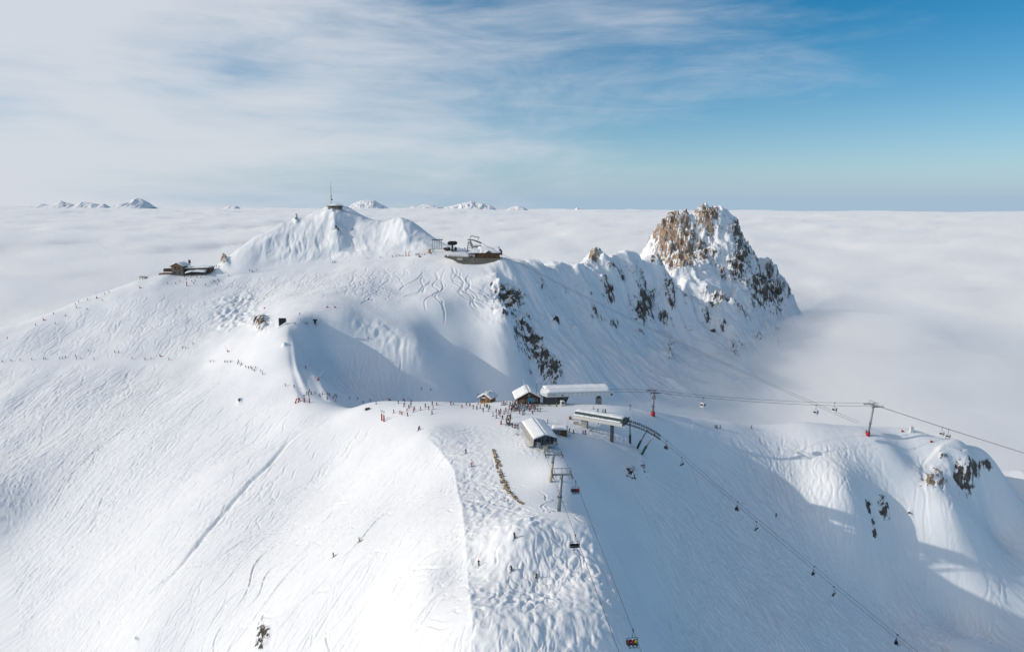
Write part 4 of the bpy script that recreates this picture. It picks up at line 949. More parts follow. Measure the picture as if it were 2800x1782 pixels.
MB().box((0, 0, 3.55), (2.9, .9, .85)).build('top_beam', T['black'], t); MB().box((0, 0, 2.25), (1.35, .8, 1.75)).build('body', T['black'], t)
for s in (-1, 1): MB().tube((s*.62, 0, -.4), (s*.55, 0, 1.4), .24, .2, 10).build('leg', T['red'], t)
# snowmobile
p = spot(1006, 1120); t = thing('snowmobile', 'dark snowmobile parked on the slope below the col', 'snowmobile', p, math.radians(25))
MB().prismx([(-.35, .35), (.35, .35), (.3, .8), (-.3, .8)], (-1.3, .5)).build('track_housing', T['black'], t)
MB().add([(.3, -.5, .3), (1.5, -.3, .35), (1.5, .3, .35), (.3, .5, .3), (.3, -.45, 1.0), (1.1, -.3, .85), (1.1, .3, .85), (.3, .45, 1.0)], [(0, 1, 5, 4), (1, 2, 6, 5), (2, 3, 7, 6), (3, 0, 4, 7), (4, 5, 6, 7), (3, 2, 1, 0)]).build('cowl', T['steel_dark'], t)
MB().box((-.4, 0, .92), (1.3, .4, .25)).build('seat', T['black'], t); MB().tube((.5, -.4, 1.2), (.5, .4, 1.2), .05).tube((.7, 0, .9), (.5, 0, 1.2), .05).build('handlebar', T['steel_dark'], t); MB().add([(.9, -.3, .9), (.9, .3, .9), (.6, .28, 1.4), (.6, -.28, 1.4), (.93, -.3, .9), (.93, .3, .9), (.63, .28, 1.4), (.63, -.28, 1.4)], [(0, 1, 2, 3), (7, 6, 5, 4), (0, 4, 5, 1), (2, 6, 7, 3)]).build('windshield', T['glass'], t)
for s in (-1, 1): MB().box((1.1, s*.5, .1), (1.3, .16, .08)).tube((1.0, s*.5, .15), (.8, s*.3, .5), .05).build('ski', T['steel_dark'], t)
MB().box((-.9, 0, .15), (1.5, .42, .35)).build('track', T['black'], t)
# parked bench chair and pallet
p = spot(1413, 1190); t = thing('spare_chair', 'spare steel chair frame parked on the snow left of the grey chairlift station', 'chair frame', p, .3)
MB().path([(-.8, 0, 0), (-.8, 0, 1.6), (.8, 0, 1.6), (.8, 0, 0), (-.8, 0, 0)], .05).path([(-.8, .6, .5), (.8, .6, .5)], .05).path([(0, 0, 1.6), (0, 0, 3.0)], .06).build('frame', T['ivory'], t); MB().box((0, .3, .5), (1.6, .5, .08)).build('seat', T['steel'], t)
p = spot(1575, 1160); t = thing('bench', 'plain wooden bench on the snow under the green roofed station', 'bench', p, -.2); MB().box((0, 0, .5), (2.2, .5, .1)).build('seat', T['timber_light'], t); MB().box((0, .28, .85), (2.2, .08, .35)).build('backrest', T['timber_light'], t)
for s in (-1, 1): MB().box((s*.9, 0, .2), (.1, .45, .6)).build('leg', T['steel_dark'], t)
p = spot(1559, 1146); t = thing('crate', 'tan wooden crate at the left end of the green roofed station', 'crate', p, .1); MB().box((0, 0, .55), (1.1, 1.1, 1.4)).build('box', T['timber_light'], t); MB().box((0, 0, 1.3), (1.2, 1.2, .1)).build('lid', T['beige'], t)

# ------------------------------------------------------------------ stone retaining wall along the mogul run
path_u = [(1348, 1228), (1353, 1245), (1360, 1265), (1364, 1285), (1370, 1305), (1378, 1322), (1387, 1337), (1397, 1350), (1408, 1362), (1420, 1373), (1430, 1379)]
wp_ = [spot(*q) for q in path_u]; tw = thing('stone_wall', 'curving dry stone retaining wall along the edge of the moguls', 'wall', wp_[5])
sm = []
for k in range(6):
    rg = random.Random(k); bm = bmesh.new(); bmesh.ops.create_icosphere(bm, subdivisions=1, radius=.5)
    for v in bm.verts: v.co = Vector((v.co.x*1.25, v.co.y*.8, v.co.z*.8))*(1+.35*(rg.random()-.5))
    me = bpy.data.meshes.new('stone'); bm.to_mesh(me); bm.free(); me.materials.append(T['boulder' if k % 3 else 'boulder2']); sm.append(me)
cum = [0]
for a, b in zip(wp_[:-1], wp_[1:]): cum.append(cum[-1]+(b-a).length)
for i in range(250):
    t_ = RNG.random()*cum[-1]; j = max(k for k in range(len(cum)-1) if cum[k] <= t_); f = (t_-cum[j])/(cum[j+1]-cum[j]); q = wp_[j].lerp(wp_[j+1], f)
    tn = (wp_[j+1]-wp_[j]).normalized(); nr_ = Vector((-tn.y, tn.x, 0)).normalized(); ww = .2+.75*math.sin(3.14*min(1, .06+t_/cum[-1]*.97))
    q = q+nr_*(RNG.random()-.5)*2*ww; o = bpy.data.objects.new('stone', RNG.choice(sm)); C.objects.link(o); o.parent = tw
    o.location = q-wp_[5]; o.location.z = gz(q.x, q.y)-wp_[5].z-.12+.6*RNG.random(); o.rotation_euler = (RNG.random(), RNG.random(), RNG.random()*6); sc2 = .3+.65*RNG.random()**1.5; o.scale = (sc2*1.15, sc2, sc2)

# ------------------------------------------------------------------ timber restaurant on the left skyline
p = spot(498, 757); k = depth_of(p)/F_PX
th_ = thing('mountain_restaurant', 'timber and stone mountain restaurant with deep snow roofs on the left skyline', 'restaurant', p+Vector((0, 6, 0)))
def X(u): return (u-498)*k
def Z(v): return (757-v)*k
MB().box((X(482), 1, Z(745)), (32*k, 9, 26*k)).build('stone_base', T['stone'], th_)
MB().prism([(X(467), Z(738)), (X(497), Z(738)), (X(497), Z(728)), (X(483), Z(721)), (X(467), Z(729))], (6, -4.0)).build('upper_storey', T['timber_light'], th_)
r = MB(); e = [(X(463), Z(730.5)), (X(483), Z(720.6)), (X(501), Z(729.6))]
for a, b in ((e[0], e[1]), (e[1], e[2])): r.prism([a, b, (b[0], b[1]+.35), (a[0], a[1]+.35)], (9, -5.2))
ro = r.build('roof', T['timber_dark'], th_); sn = MB()
for a, b in ((e[0], e[1]), (e[1], e[2])): sn.slab((a[0], -5.3, a[1]+.36), (b[0], -5.3, b[1]+.36), (b[0], 9.2, b[1]+.36), (a[0], 9.2, a[1]+.36), .9, 5, 8, .3, 41)
sn.build('snow_cover', T['snow'], ro, True)
MB().box((X(506), 4, Z(718)), (1.4, 1.4, 3.2)).build('chimney', T['steel_dark'], th_)
MB().prism([(X(497), Z(760)), (X(565), Z(756)), (X(566), Z(735)), (X(497), Z(737))], (9, 1.0)).build('wing_wall', T['timber'], th_)
MB().prism([(X(497), Z(738)), (X(566), Z(735)), (X(565), Z(733)), (X(497), Z(735.5))], (10, -1.2)).build('fascia', T['timber'], th_)
MB().slab((X(497), -1.3, Z(735.4)), (X(566), -1.3, Z(732.8)), (X(566), 10, Z(732.6)), (X(497), 10, Z(735.2)), .9, 16, 6, .35, 42).build('wing_snow', T['snow'], th_, True)
aw = MB().prism([(X(505), Z(748.6)), (X(524), Z(744)), (X(541), Z(748)), (X(552), Z(744)), (X(560), Z(746)), (X(560), Z(745.2)), (X(552), Z(743.2)), (X(541), Z(747.2)), (X(524), Z(743.2)), (X(505), Z(747.8))], (1.0, -4.5)).build('awning', T['steel_dark'], th_)
sn = MB(); sn.slab((X(504), -4.6, Z(748)), (X(524), -4.6, Z(743.2)), (X(526), .9, Z(738.5)), (X(505), .9, Z(741)), .8, 6, 5, .3, 43).slab((X(524), -4.6, Z(743.2)), (X(560), -4.6, Z(745)), (X(558), .9, Z(739)), (X(526), .9, Z(738.5)), .8, 8, 5, .3, 44); sn.build('awning_snow', T['snow'], aw, True)
for u in (506, 520, 534, 548, 559): MB().tube((X(u), -4, Z(758)-.6), (X(u), -4, Z(746.5)), .14, n=6).build('post', T['timber_dark'], th_)
for u in (511, 524, 536, 549): window(th_, (X(u), .9, Z(752)), 2.2, 1.8, 0, 'timber')
for u, v in ((474, 747), (488, 747), (478, 733.5), (488, 733.5)): window(th_, (X(u), -3.62 if v > 740 else -4.1, Z(v)), 1.6, 1.8, 0, 'timber')
dk = MB().box((X(450), 0, Z(751)), (36*k, 9, 1.0)).build('terrace', T['timber'], th_); rl = MB()
for u in range(433, 468, 4): rl.box((X(u), -4.3, Z(747.4)), (.14, .14, 1.3))
rl.box((X(450), -4.3, Z(745.6)), (36*k, .16, .16)).build('railing', T['timber_dark'], dk)
MB().box((X(450), 2, Z(757)), (33*k, 6, 11*k)).build('terrace_base', T['stone'], th_)
MB().box((X(453), 2, Z(741)), (28*k, 5, 8*k)).build('pavilion', T['timber'], th_)
MB().slab((X(437), -1.5, Z(736.5)), (X(469), -1.5, Z(734.5)), (X(469), 5, Z(734)), (X(437), 5, Z(736)), .9, 8, 4, .3, 45).build('pavilion_snow', T['snow'], th_, True)
for u in (540, 545, 551): MB().tube((X(u), 6, Z(735)), (X(u), 6, Z(727)), .09, n=5).build('antenna', T['steel'], th_)
p = spot(580, 729); t = thing('hut', 'tiny brown hut with snow roof on the skyline right of the timber restaurant', 'hut', p+Vector((0, 2, 0)), .3); gable_house(t, 4, 4, 1.8, 1.4, .6, .2, .55, 'timber_light', 8)
p = spot(391, 763); t = thing('viewing_deck', 'small timber viewing deck on the skyline left of the timber restaurant', 'deck', p+Vector((0, 1, 0)))
MB().box((0, 0, 1.5), (5.2, 4, .4)).build('platform', T['timber'], t)
for x in (-2.3, 0, 2.3): MB().tube((x, -1.6, -1.5), (x, -1.6, 1.4), .14, n=6).build('post', T['timber_dark'], t)
m = MB().box((0, -1.9, 2.6), (5.2, .12, .12))
for x in (-2.5, -1.2, 0, 1.2, 2.5): m.box((x, -1.9, 2.1), (.1, .1, 1.0))
m.build('railing', T['timber_dark'], t)

# ------------------------------------------------------------------ restaurant and lift stations on the promontory
p = Vector(P(1310, 716, 571)); k = depth_of(p)/F_PX
tr_ = thing('cliff_restaurant', 'alpine restaurant with snow roofs and balcony on a stone terrace above the cliff', 'restaurant', p)
def X(u): return (u-1310)*k
def Z(v): return (716-v)*k
w_ = MB(); tp = [(1216, 701), (1245, 701.5), (1270, 704), (1300, 705.5), (1340, 706), (1368, 705.5)]; bt = [703, 712, 724, 734, 734, 730]; n = len(tp)
vs = [(X(u), -2.0 if u < 1340 else -1.2, Z(v)) for u, v in tp]+[(X(u), -2.6 if u < 1340 else -1.6, Z(b_)) for (u, v), b_ in zip(tp, bt)]+[(X(u), 14, Z(v)) for u, v in tp]+[(X(u), 14, Z(b_)) for (u, v), b_ in zip(tp, bt)]
fs = [(i, i+n, i+n+1, i+1) for i in range(n-1)]+[(2*n+i, i, i+1, 2*n+i+1) for i in range(n-1)]+[(2*n+i+1, 3*n+i+1, 3*n+i, 2*n+i) for i in range(n-1)]+[(0, 2*n, 3*n, n), (n-1, 2*n-1, 4*n-1, 3*n-1)]
w_.add(vs, fs).build('terrace_wall', T['stone'], tr_)
rl = MB(); rl.path([(X(u), -1.9 if u < 1340 else -1.1, Z(v)+1.05) for u, v in tp], .07); rl.path([(X(u), -1.9 if u < 1340 else -1.1, Z(v)+.65) for u, v in tp], .05)
for u in range(1217, 1368, 5): v = float(np.interp(u, [q[0] for q in tp], [q[1] for q in tp])); rl.box((X(u), -1.9 if u < 1340 else -1.1, Z(v)+.6), (.16, .16, 1.3))
rl.build('railing', T['timber_dark'], tr_)
MB().box((X(1258), -2.75, Z(708)), (15*k, .16, 6*k)).build('banner', T['beige'], tr_)
MB().slab((X(1222), -1, Z(701.4)), (X(1284), -1, Z(704)), (X(1284), 13, Z(704)), (X(1222), 13, Z(701.4)), 1.1, 14, 6, .5, 51).build('terrace_snow', T['snow'], tr_, True)
MB().box((X(1332), 5, Z(698.5)), (68*k, 8, 14*k)).build('wall', T['timber_light'], tr_)
MB().box((X(1343), 1.0, Z(693.6)), (52*k, 1.6, 3.2*k)).build('balcony', T['timber'], tr_); MB().box((X(1295), 1.2, Z(696)), (29*k, 1.4, 2.6*k)).build('balcony', T['timber'], tr_)
for u in range(1284, 1368, 6): MB().box((X(u), .35, Z(696.5)), (.22, .22, 9*k)).build('post', T['timber_dark'], tr_)
for u in (1327, 1338, 1352, 1290, 1301): window(tr_, (X(u), .95, Z(701)), 5*k, 3.2*k, 0, 'timber')
sn = MB(); ro = MB(); rp1 = [(X(1281), -.5, Z(692.5)), (X(1312), -.5, Z(692.5)), (X(1312), 10, Z(681)), (X(1296), 10, Z(681))]; rp2 = [(X(1312), -.8, Z(692)), (X(1370), -.8, Z(691.5)), (X(1366), 10, Z(678.5)), (X(1306), 10, Z(677.5))]
for q in (rp1, rp2): ro.add(q+[(x, y, z-.3) for x, y, z in q], [(0, 1, 2, 3), (7, 6, 5, 4), (0, 4, 5, 1), (1, 5, 6, 2), (2, 6, 7, 3), (3, 7, 4, 0)]); sn.slab(*[(x, y, z+.03) for x, y, z in q], 1.3, 14, 7, .3, 52)
ro = ro.build('roof', T['timber_dark'], tr_); sn.build('snow_cover', T['snow'], ro, True)
dm = MB().prism([(X(1327), Z(692)), (X(1346), Z(692)), (X(1336.5), Z(685.3))], (4, -1.6)).build('dormer', T['timber'], tr_); sn = MB()
for a, b in (((1325, 692.4), (1336.5, 684.6)), ((1336.5, 684.6), (1348, 692.4))): sn.slab((X(a[0]), -2.1, Z(a[1])), (X(b[0]), -2.1, Z(b[1])), (X(b[0]), 5, Z(b[1])), (X(a[0]), 5, Z(a[1])), .6, 4, 4, .3, 53)
sn.build('dormer_snow', T['snow'], dm, True)
gb = MB().prism([(X(1359), Z(697)), (X(1373), Z(697)), (X(1373), Z(687)), (X(1367), Z(680)), (X(1360), Z(688))], (6, 1.5)).build('gable_tower', T['timber_dark'], tr_)
MB().slab((X(1358), 1.2, Z(688)), (X(1367), 1.2, Z(679.4)), (X(1367), 7, Z(679.4)), (X(1358), 7, Z(688)), .6, 3, 4, .2, 54).build('gable_snow', T['snow'], gb, True)
for u in (1361, 1366, 1372): MB().tube((X(u), 2, Z(706)), (X(u), 2, Z(695)), .2, n=6).build('column', T['timber_dark'], tr_)
# cable lift tower building with raking truss
p = Vector(P(1290, 684, 591)); k = depth_of(p)/F_PX
tt = thing('cable_car_station', 'grey steel lattice lift head with slanted roof on the promontory', 'station', p)
def X(u): return (u-1290)*k
def Z(v): return (683-v)*k
m = MB(); A1 = [(1281, 659), (1277, 683)], [(1286, 657), (1300, 683)], [(1284, 660), (1296, 684)]
for a, b in A1:
    for y in (-2, 2): m.tube((X(a[0]), y, Z(a[1])), (X(b[0]), y, Z(b[1])-1), .3, n=8)
for v in (664, 670, 676): m.tube((X(1280.5), -2, Z(v)), (X(1286+(v-657)*.5), -2, Z(v)), .15, n=6); m.tube((X(1280), -2, Z(v)), (X(1288+(v-657)*.5), -2, Z(v+5)), .12, n=6)
m.build('leg_frame', T['steel'], tt)
MB().add([(X(1279), -3.2, Z(653.5)), (X(1296), -3.2, Z(655)), (X(1316), -3.2, Z(662)), (X(1279), 3.2, Z(653.5)), (X(1296), 3.2, Z(655)), (X(1316), 3.2, Z(662)), (X(1279), -3.2, Z(655)), (X(1296), -3.2, Z(657.2)), (X(1316), -3.2, Z(665)), (X(1279), 3.2, Z(655)), (X(1296), 3.2, Z(657.2)), (X(1316), 3.2, Z(665))],
  [(0, 1, 4, 3), (1, 2, 5, 4), (6, 9, 10, 7), (7, 10, 11, 8), (0, 6, 7, 1), (1, 7, 8, 2), (3, 4, 10, 9), (4, 5, 11, 10), (0, 3, 9, 6), (2, 8, 11, 5)]).build('roof_beam', T['steel_dark'], tt)
MB().box((X(1306), 0, Z(674)), (20*k, 6, 10*k)).build('control_room', T['ivory'], tt); MB().box((X(1306), -3.1, Z(673.6)), (19*k, .2, 2.6*k)).build('window_band', T['glass'], tt); MB().box((X(1304), -2.6, Z(680)), (16*k, 2, 5*k)).build('base', T['steel_dark'], tt)
m = MB(); fr = [(1285, 653), (1288, 643.5), (1311, 648.5), (1305, 658)]
for y in (-2.4, 2.4): m.path([(X(u), y, Z(v)) for u, v in fr], .16, 6)
for (u, v) in fr[1:3]: m.tube((X(u), -2.4, Z(v)), (X(u), 2.4, Z(v)), .14, n=6)
m.path([(X(1288.5), -2.4, Z(645.2)), (X(1310), -2.4, Z(650))], .1, 6); m.build('lifting_frame', T['steel'], tt)
a, b = P(1313, 664, 577), P(2345, 1158, 436)
for i, dz in enumerate((0, 1)):
    q = sag(Vector(a)+Vector((0, 2.4*dz, .5*dz)), Vector(b)+Vector((3*dz, 3.4*dz, 0)), 60, .012)
    tag(MB().path(q, .085, 5).build('haul_cable', T['cable']), 'long thin cable spanning the shaded flank, the %s of the pair' % ('lower' if i == 0 else 'upper'), 'cable', 'long cables across the flank')
# dark bullwheel station
p = Vector(P(1237, 684, 595)); k = depth_of(p)/F_PX; t = thing('chairlift_station', 'black chairlift head with rounded roof on one pillar, left of the lattice lift head', 'station', p)
MB().prism([(-12*k, 16*k), (-12.5*k, 20*k), (-9*k, 24*k), (9*k, 24*k), (12.5*k, 20*k), (12*k, 16*k), (7*k, 14*k), (-7*k, 14*k)], (5, -4)).build('housing', T['black'], t)
MB().box((0, 0, 6*k), (4.6*k, 2.4, 18*k)).build('pillar', T['steel_dark'], t)
for s in (-1, 1): MB().ball((s*9*k, 0, 3.5*k), 4.2*k, 10, (.9, .8, 1.2)).build('parked_chair', T['black'], t, True)
MB().box((-18*k, 3, 3.5*k), (13*k, 4, 6*k)).build('cabin', T['timber_dark'], t); MB().slab((-25*k, 1, 6.6*k), (-11*k, 1, 6.6*k), (-11*k, 6, 6.6*k), (-25*k, 6, 6.6*k), 1.2, 8, 4, .2, 61).build('cabin_snow', T['snow'], t, True)
p = spot(1197, 684); k = depth_of(p)/F_PX; base = spot(1190, 681); t = thing('lift_gantry', 'steel lift gantry on posts at the foot of the summit hill', 'gantry', base)
m = MB(); zt = 25*k
for x in (-7, -1, 5, 11, 17): MB().tube((x*k, 0, -1.0), (x*k, 0, zt-2*k), .16, n=6).build('post', T['steel_dark'], t)
MB().box((6*k, 0, zt), (30*k, 3.2, 2.2*k)).build('beam', T['steel_dark'], t); m = MB(); m.path([(-7*k, -1.5, zt+2.6*k), (21*k, -1.5, zt+2.6*k)], .1, 5)
for x in range(-7, 22, 4): m.tube((x*k, -1.5, zt), (x*k, -1.5, zt+2.6*k), .08, n=5)
m.build('railing', T['steel'], t)
p = spot(1180, 691); k = depth_of(p)/F_PX; t = thing('ticket_gate', 'orange and dark ticket gate on the piste by the promontory', 'gate', p)
MB().box((-6*k, 0, 4*k), (5*k, 1.2, 9*k)).build('orange_panel', T['orange'], t); MB().box((1.5*k, 0, 9.5*k), (14*k, 1, 1.0*k)).build('top_beam', T['steel_dark'], t); MB().box((-2.6*k, 0, 4.5*k), (.8*k, .8, 10*k)).build('post', T['steel_dark'], t); MB().box((4.4*k, .2, 5.5*k), (2.8*k, .8, 4*k)).build('blue_panel', T['blue'], t)
p = spot(1148, 704); t = thing('notice_board', 'low brown notice board on the piste brink left of the promontory', 'board', p); MB().box((0, 0, .9), (2.2, .2, 1.1)).build('panel', T['timber'], t)
for s in (-1, 1): MB().box((s*.9, .1, .4), (.14, .14, 1.6)).build('leg', T['timber_dark'], t)
for i, u in enumerate((1110, 1118)):
    red_post('red and white banner post on the piste below the summit, %s of two' % ('left', 'right')[i], u, 700, 3.4, 0, 'red')
red_post('tall red banner post in front of the timber restaurant', 511, 782, 6.0, 0, 'red')

# ------------------------------------------------------------------ summit building and radio mast
p = spot(914, 574); k = depth_of(p)/F_PX; t = thing('summit_building', 'low octagonal stone building with flat snow roof on the summit', 'building', p+Vector((0, 4, -1.5)))
oc = [(math.cos(math.radians(22.5+45*i)), math.sin(math.radians(22.5+45*i))) for i in range(8)]
def octo(r, z0_, z1_): m = MB(); return m.add([(x*r, y*r*.55, z0_) for x, y in oc]+[(x*r, y*r*.55, z1_) for x, y in oc], [tuple(range(7, -1, -1)), tuple(range(8, 16))]+[(i, (i+1) % 8, (i+1) % 8+8, i+8) for i in range(8)])
octo(20*k, -2, 4.2).build('wall', T['stone'], t); ro = octo(23*k, 4.22, 5.3).build('roof', T['timber_dark'], t)
m = octo(22.4*k, 5.32, 5.7); m.add([(x*14*k, y*8*k, 5.7) for x, y in oc]+[(x*6*k, y*4*k, 7.0) for x, y in oc], [tuple(range(8, 16))]+[(i, (i+1) % 8, (i+1) % 8+8, i+8) for i in range(8)]); m.build('snow_cover', T['snow'], ro)
for x in (-9, -2, 6): window(t, (x*k, -20*k*.55*.93, 2.8), 1.4, 1.2)
for i in range(7): MB().tube(((-2+i*3.4)*k, 1, 5.5), ((-2+i*3.4)*k, 1, 7.6+1.6*((i*37) % 5)/5), .09, n=5).build('antenna', T['steel'], t)
t2 = thing('radio_mast', 'tall white lattice radio mast on the summit building', 'mast', Vector(P(906, 566, p.y+4))); m = MB(); H = 68*k
for i in range(4):
    a = math.radians(45+90*i); m.tube((.95*math.cos(a), .95*math.sin(a), -4), (.45*math.cos(a), .45*math.sin(a), H*.8), .13, n=5)
for j in range(16):
    z0_, z1_ = j*H*.05, (j+1)*H*.05; r = .95-.5*j/16
    for i in range(4):
        a, b = math.radians(45+90*i), math.radians(135+90*i); m.tube((r*math.cos(a), r*math.sin(a), z0_), (r*math.cos(b), r*math.sin(b), z1_), .07, n=4)
m.build('lattice', T['ivory'], t2); MB().tube((0, 0, H*.78), (0, 0, H), .32, .25, 10).build('top_tube', T['ivory'], t2, True); MB().box((.9, -.6, H*.3), (1.5, .5, 1.2)).build('dish_antenna', T['steel_dark'], t2); MB().box((.4, -.5, H*.42), (.7, .4, 2)).build('panel_antenna', T['steel'], t2)
# tiny hut on the far spur
p = spot(1949, 907); t = thing('hut', 'tiny brown hut with snow roof on the sunlit far spur', 'hut', p+Vector((0, 1, 0)), .2); gable_house(t, 5, 4, 2.4, 1.2, .4, .2, .9, 'timber', 12); MB().tube((2.6, 0, 0), (2.6, 0, 9), .14, n=6).build('mast', T['steel_dark'], t)
# white machine on the right skyline
p = spot(2492, 1180); t = thing('snow_fan', 'white snow fan machine on the right skyline beyond the leaning tower', 'snow gun', p); MB().tube((-.9, -.3, 1.9), (.9, .3, 2.1), .62, .5, 12).build('barrel', T['ivory'], t); MB().box((0, 0, .7), (1.6, 1.2, 1.4)).build('carriage', T['ivory'], t); MB().tube((0, 0, 2), (0, 0, 3.6), .07, n=6).build('lamp_pole', T['steel_dark'], t)
# ------------------------------------------------------------------ distant mountains above the cloud
def far_range(name, label, ridge, D, seed, rough=1.0):
    us = np.linspace(ridge[0][0], ridge[-1][0], max(30, int((ridge[-1][0]-ridge[0][0])*.8)))
    vs_ = np.interp(us, [q[0] for q in ridge], [q[1] for q in ridge])
    ts = np.linspace(-1, 1, 41); px = D/F_PX
    base = np.array([P(u, v, D) for u, v in zip(us, vs_)]); H = base[:, 2]+140
    X_ = np.repeat(base[None, :, 0], 41, 0); Tt = np.repeat(ts[:, None], len(us), 1); span = max(26*px, H.max()*2.0)
    Y_ = D+Tt*span*.9; hh = np.repeat(H[None], 41, 0)
    env = np.clip(1-np.abs(Tt), 0, 1)**.9
    sp = ridged(X_/(24*px)+seed, Y_/(40*px)+.5*seed, 5, .5)
    Z_ = -140+hh*env*(1+.22*rough*(sp-.9)*np.clip(np.abs(Tt)*2.5, 0, 1))+rough*.5*px*fbm(X_/(5*px), Y_/(5*px), 3)*env*np.clip(hh/(12*px), 0, 1)
    X_ = X_+2.5*px*perlin(Y_/(9*px), X_/(9*px)+seed)*np.abs(Tt)
    n, c = X_.shape; idx = np.arange(n*c).reshape(n, c); f = np.stack([idx[:-1, :-1], idx[:-1, 1:], idx[1:, 1:], idx[1:, :-1]], -1).reshape(-1, 4)
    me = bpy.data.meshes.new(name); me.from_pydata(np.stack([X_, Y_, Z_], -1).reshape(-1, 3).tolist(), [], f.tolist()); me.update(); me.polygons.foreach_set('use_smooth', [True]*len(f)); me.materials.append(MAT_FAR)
    o = bpy.data.objects.new(name, me); C.objects.link(o); o['kind'] = 'structure'; o['label'] = label
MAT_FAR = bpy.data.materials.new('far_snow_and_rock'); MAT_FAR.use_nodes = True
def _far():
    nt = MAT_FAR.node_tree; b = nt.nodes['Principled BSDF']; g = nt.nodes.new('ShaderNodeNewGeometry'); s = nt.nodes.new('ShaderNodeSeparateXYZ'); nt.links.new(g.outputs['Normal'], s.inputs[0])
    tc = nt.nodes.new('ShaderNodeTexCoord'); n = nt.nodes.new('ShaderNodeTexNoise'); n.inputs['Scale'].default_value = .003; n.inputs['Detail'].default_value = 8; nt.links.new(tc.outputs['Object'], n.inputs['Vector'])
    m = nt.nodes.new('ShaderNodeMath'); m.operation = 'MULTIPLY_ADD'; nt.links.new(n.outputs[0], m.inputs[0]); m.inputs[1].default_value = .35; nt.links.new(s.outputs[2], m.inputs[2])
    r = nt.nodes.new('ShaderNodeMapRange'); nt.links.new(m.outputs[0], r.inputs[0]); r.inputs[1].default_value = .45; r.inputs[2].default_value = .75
    mx = nt.nodes.new('ShaderNodeMix'); mx.data_type = 'RGBA'; nt.links.new(r.outputs[0], mx.inputs[0]); mx.inputs[6].default_value = (.36, .37, .39, 1); mx.inputs[7].default_value = (.85, .865, .88, 1)  # rock base colour paled to stand in for distance haze
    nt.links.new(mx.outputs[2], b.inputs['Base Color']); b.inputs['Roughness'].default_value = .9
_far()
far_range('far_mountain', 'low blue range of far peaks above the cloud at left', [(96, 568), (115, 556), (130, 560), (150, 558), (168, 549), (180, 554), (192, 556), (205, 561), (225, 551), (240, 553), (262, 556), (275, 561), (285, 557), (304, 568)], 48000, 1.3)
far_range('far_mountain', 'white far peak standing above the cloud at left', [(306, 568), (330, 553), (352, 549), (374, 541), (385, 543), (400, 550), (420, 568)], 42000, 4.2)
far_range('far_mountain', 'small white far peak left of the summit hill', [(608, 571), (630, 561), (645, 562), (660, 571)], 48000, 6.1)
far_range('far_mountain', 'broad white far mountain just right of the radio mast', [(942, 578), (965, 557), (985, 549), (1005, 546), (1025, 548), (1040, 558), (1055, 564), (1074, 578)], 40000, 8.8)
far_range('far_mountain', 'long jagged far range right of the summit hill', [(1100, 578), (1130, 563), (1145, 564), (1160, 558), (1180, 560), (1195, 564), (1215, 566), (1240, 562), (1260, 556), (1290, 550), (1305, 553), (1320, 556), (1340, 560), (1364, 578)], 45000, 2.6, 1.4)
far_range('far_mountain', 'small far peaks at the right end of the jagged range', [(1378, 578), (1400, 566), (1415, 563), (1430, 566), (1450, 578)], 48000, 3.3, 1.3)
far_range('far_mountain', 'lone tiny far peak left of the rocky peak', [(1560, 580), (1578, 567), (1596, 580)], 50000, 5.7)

# ------------------------------------------------------------------ people
def body(name, J, E):
    keys = list(J); me = bpy.data.meshes.new(name); me.from_pydata([J[k][:3] for k in keys], [(keys.index(a), keys.index(b)) for a, b in E], [])
    o = bpy.data.objects.new(name, me); C.objects.link(o); o.modifiers.new('skin', 'SKIN'); sv = me.skin_vertices[0].data
    for i, k in enumerate(keys): r = J[k][3]; sv[i].radius = (r, J[k][4] if len(J[k]) > 4 else r)
    sv[keys.index('pelvis')].use_root = True
    s = o.modifiers.new('sub', 'SUBSURF'); s.levels = 1; s.render_levels = 1
    dg = bpy.context.evaluated_depsgraph_get(); dg.update(); nm = bpy.data.meshes.new_from_object(o.evaluated_get(dg)); nm.name = name
    bpy.data.objects.remove(o)
    head = Vector(J['head'][:3]); pel = J['pelvis'][2]; hands = [Vector(J['hL'][:3]), Vector(J['hR'][:3])]; feet = [Vector(J['aL'][:3]), Vector(J['aR'][:3])]; knees = [Vector(J['kL'][:3]), Vector(J['kR'][:3])]; hips = [Vector(J['pL'][:3]), Vector(J['pR'][:3])]
    def seg(p, a, b): t = max(0, min(1, (p-a).dot(b-a)/max(1e-6, (b-a).length_squared))); return (p-a.lerp(b, t)).length
    for pg in nm.polygons:
        c = pg.center; pg.use_smooth = True
        if (c-head).length < .19 and c.z > head.z-.14: k = 2 if (c.y-head.y > .06 and c.z < head.z+.02) else 3
        elif min((c-h).length for h in hands) < .11: k = 4
        elif min((c-h).length for h in feet) < .2 and c.z < feet[0].z+.2: k = 4
        elif min(min(seg(c, h, n_), seg(c, n_, f)) for h, n_, f in zip(hips, knees, feet)) < .17 and c.z < pel+.02: k = 0
        else: k = 1
        pg.material_index = k
    for _ in range(5): nm.materials.append(T['black'])
    return nm
ED = [('pelvis', 'belly'), ('belly', 'chest'), ('chest', 'neck'), ('neck', 'head'), ('head', 'top'), ('chest', 'sL'), ('sL', 'eL'), ('eL', 'hL'), ('chest', 'sR'), ('sR', 'eR'), ('eR', 'hR'), ('pelvis', 'pL'), ('pL', 'kL'), ('kL', 'aL'), ('aL', 'tL'), ('pelvis', 'pR'), ('pR', 'kR'), ('kR', 'aR'), ('aR', 'tR')]
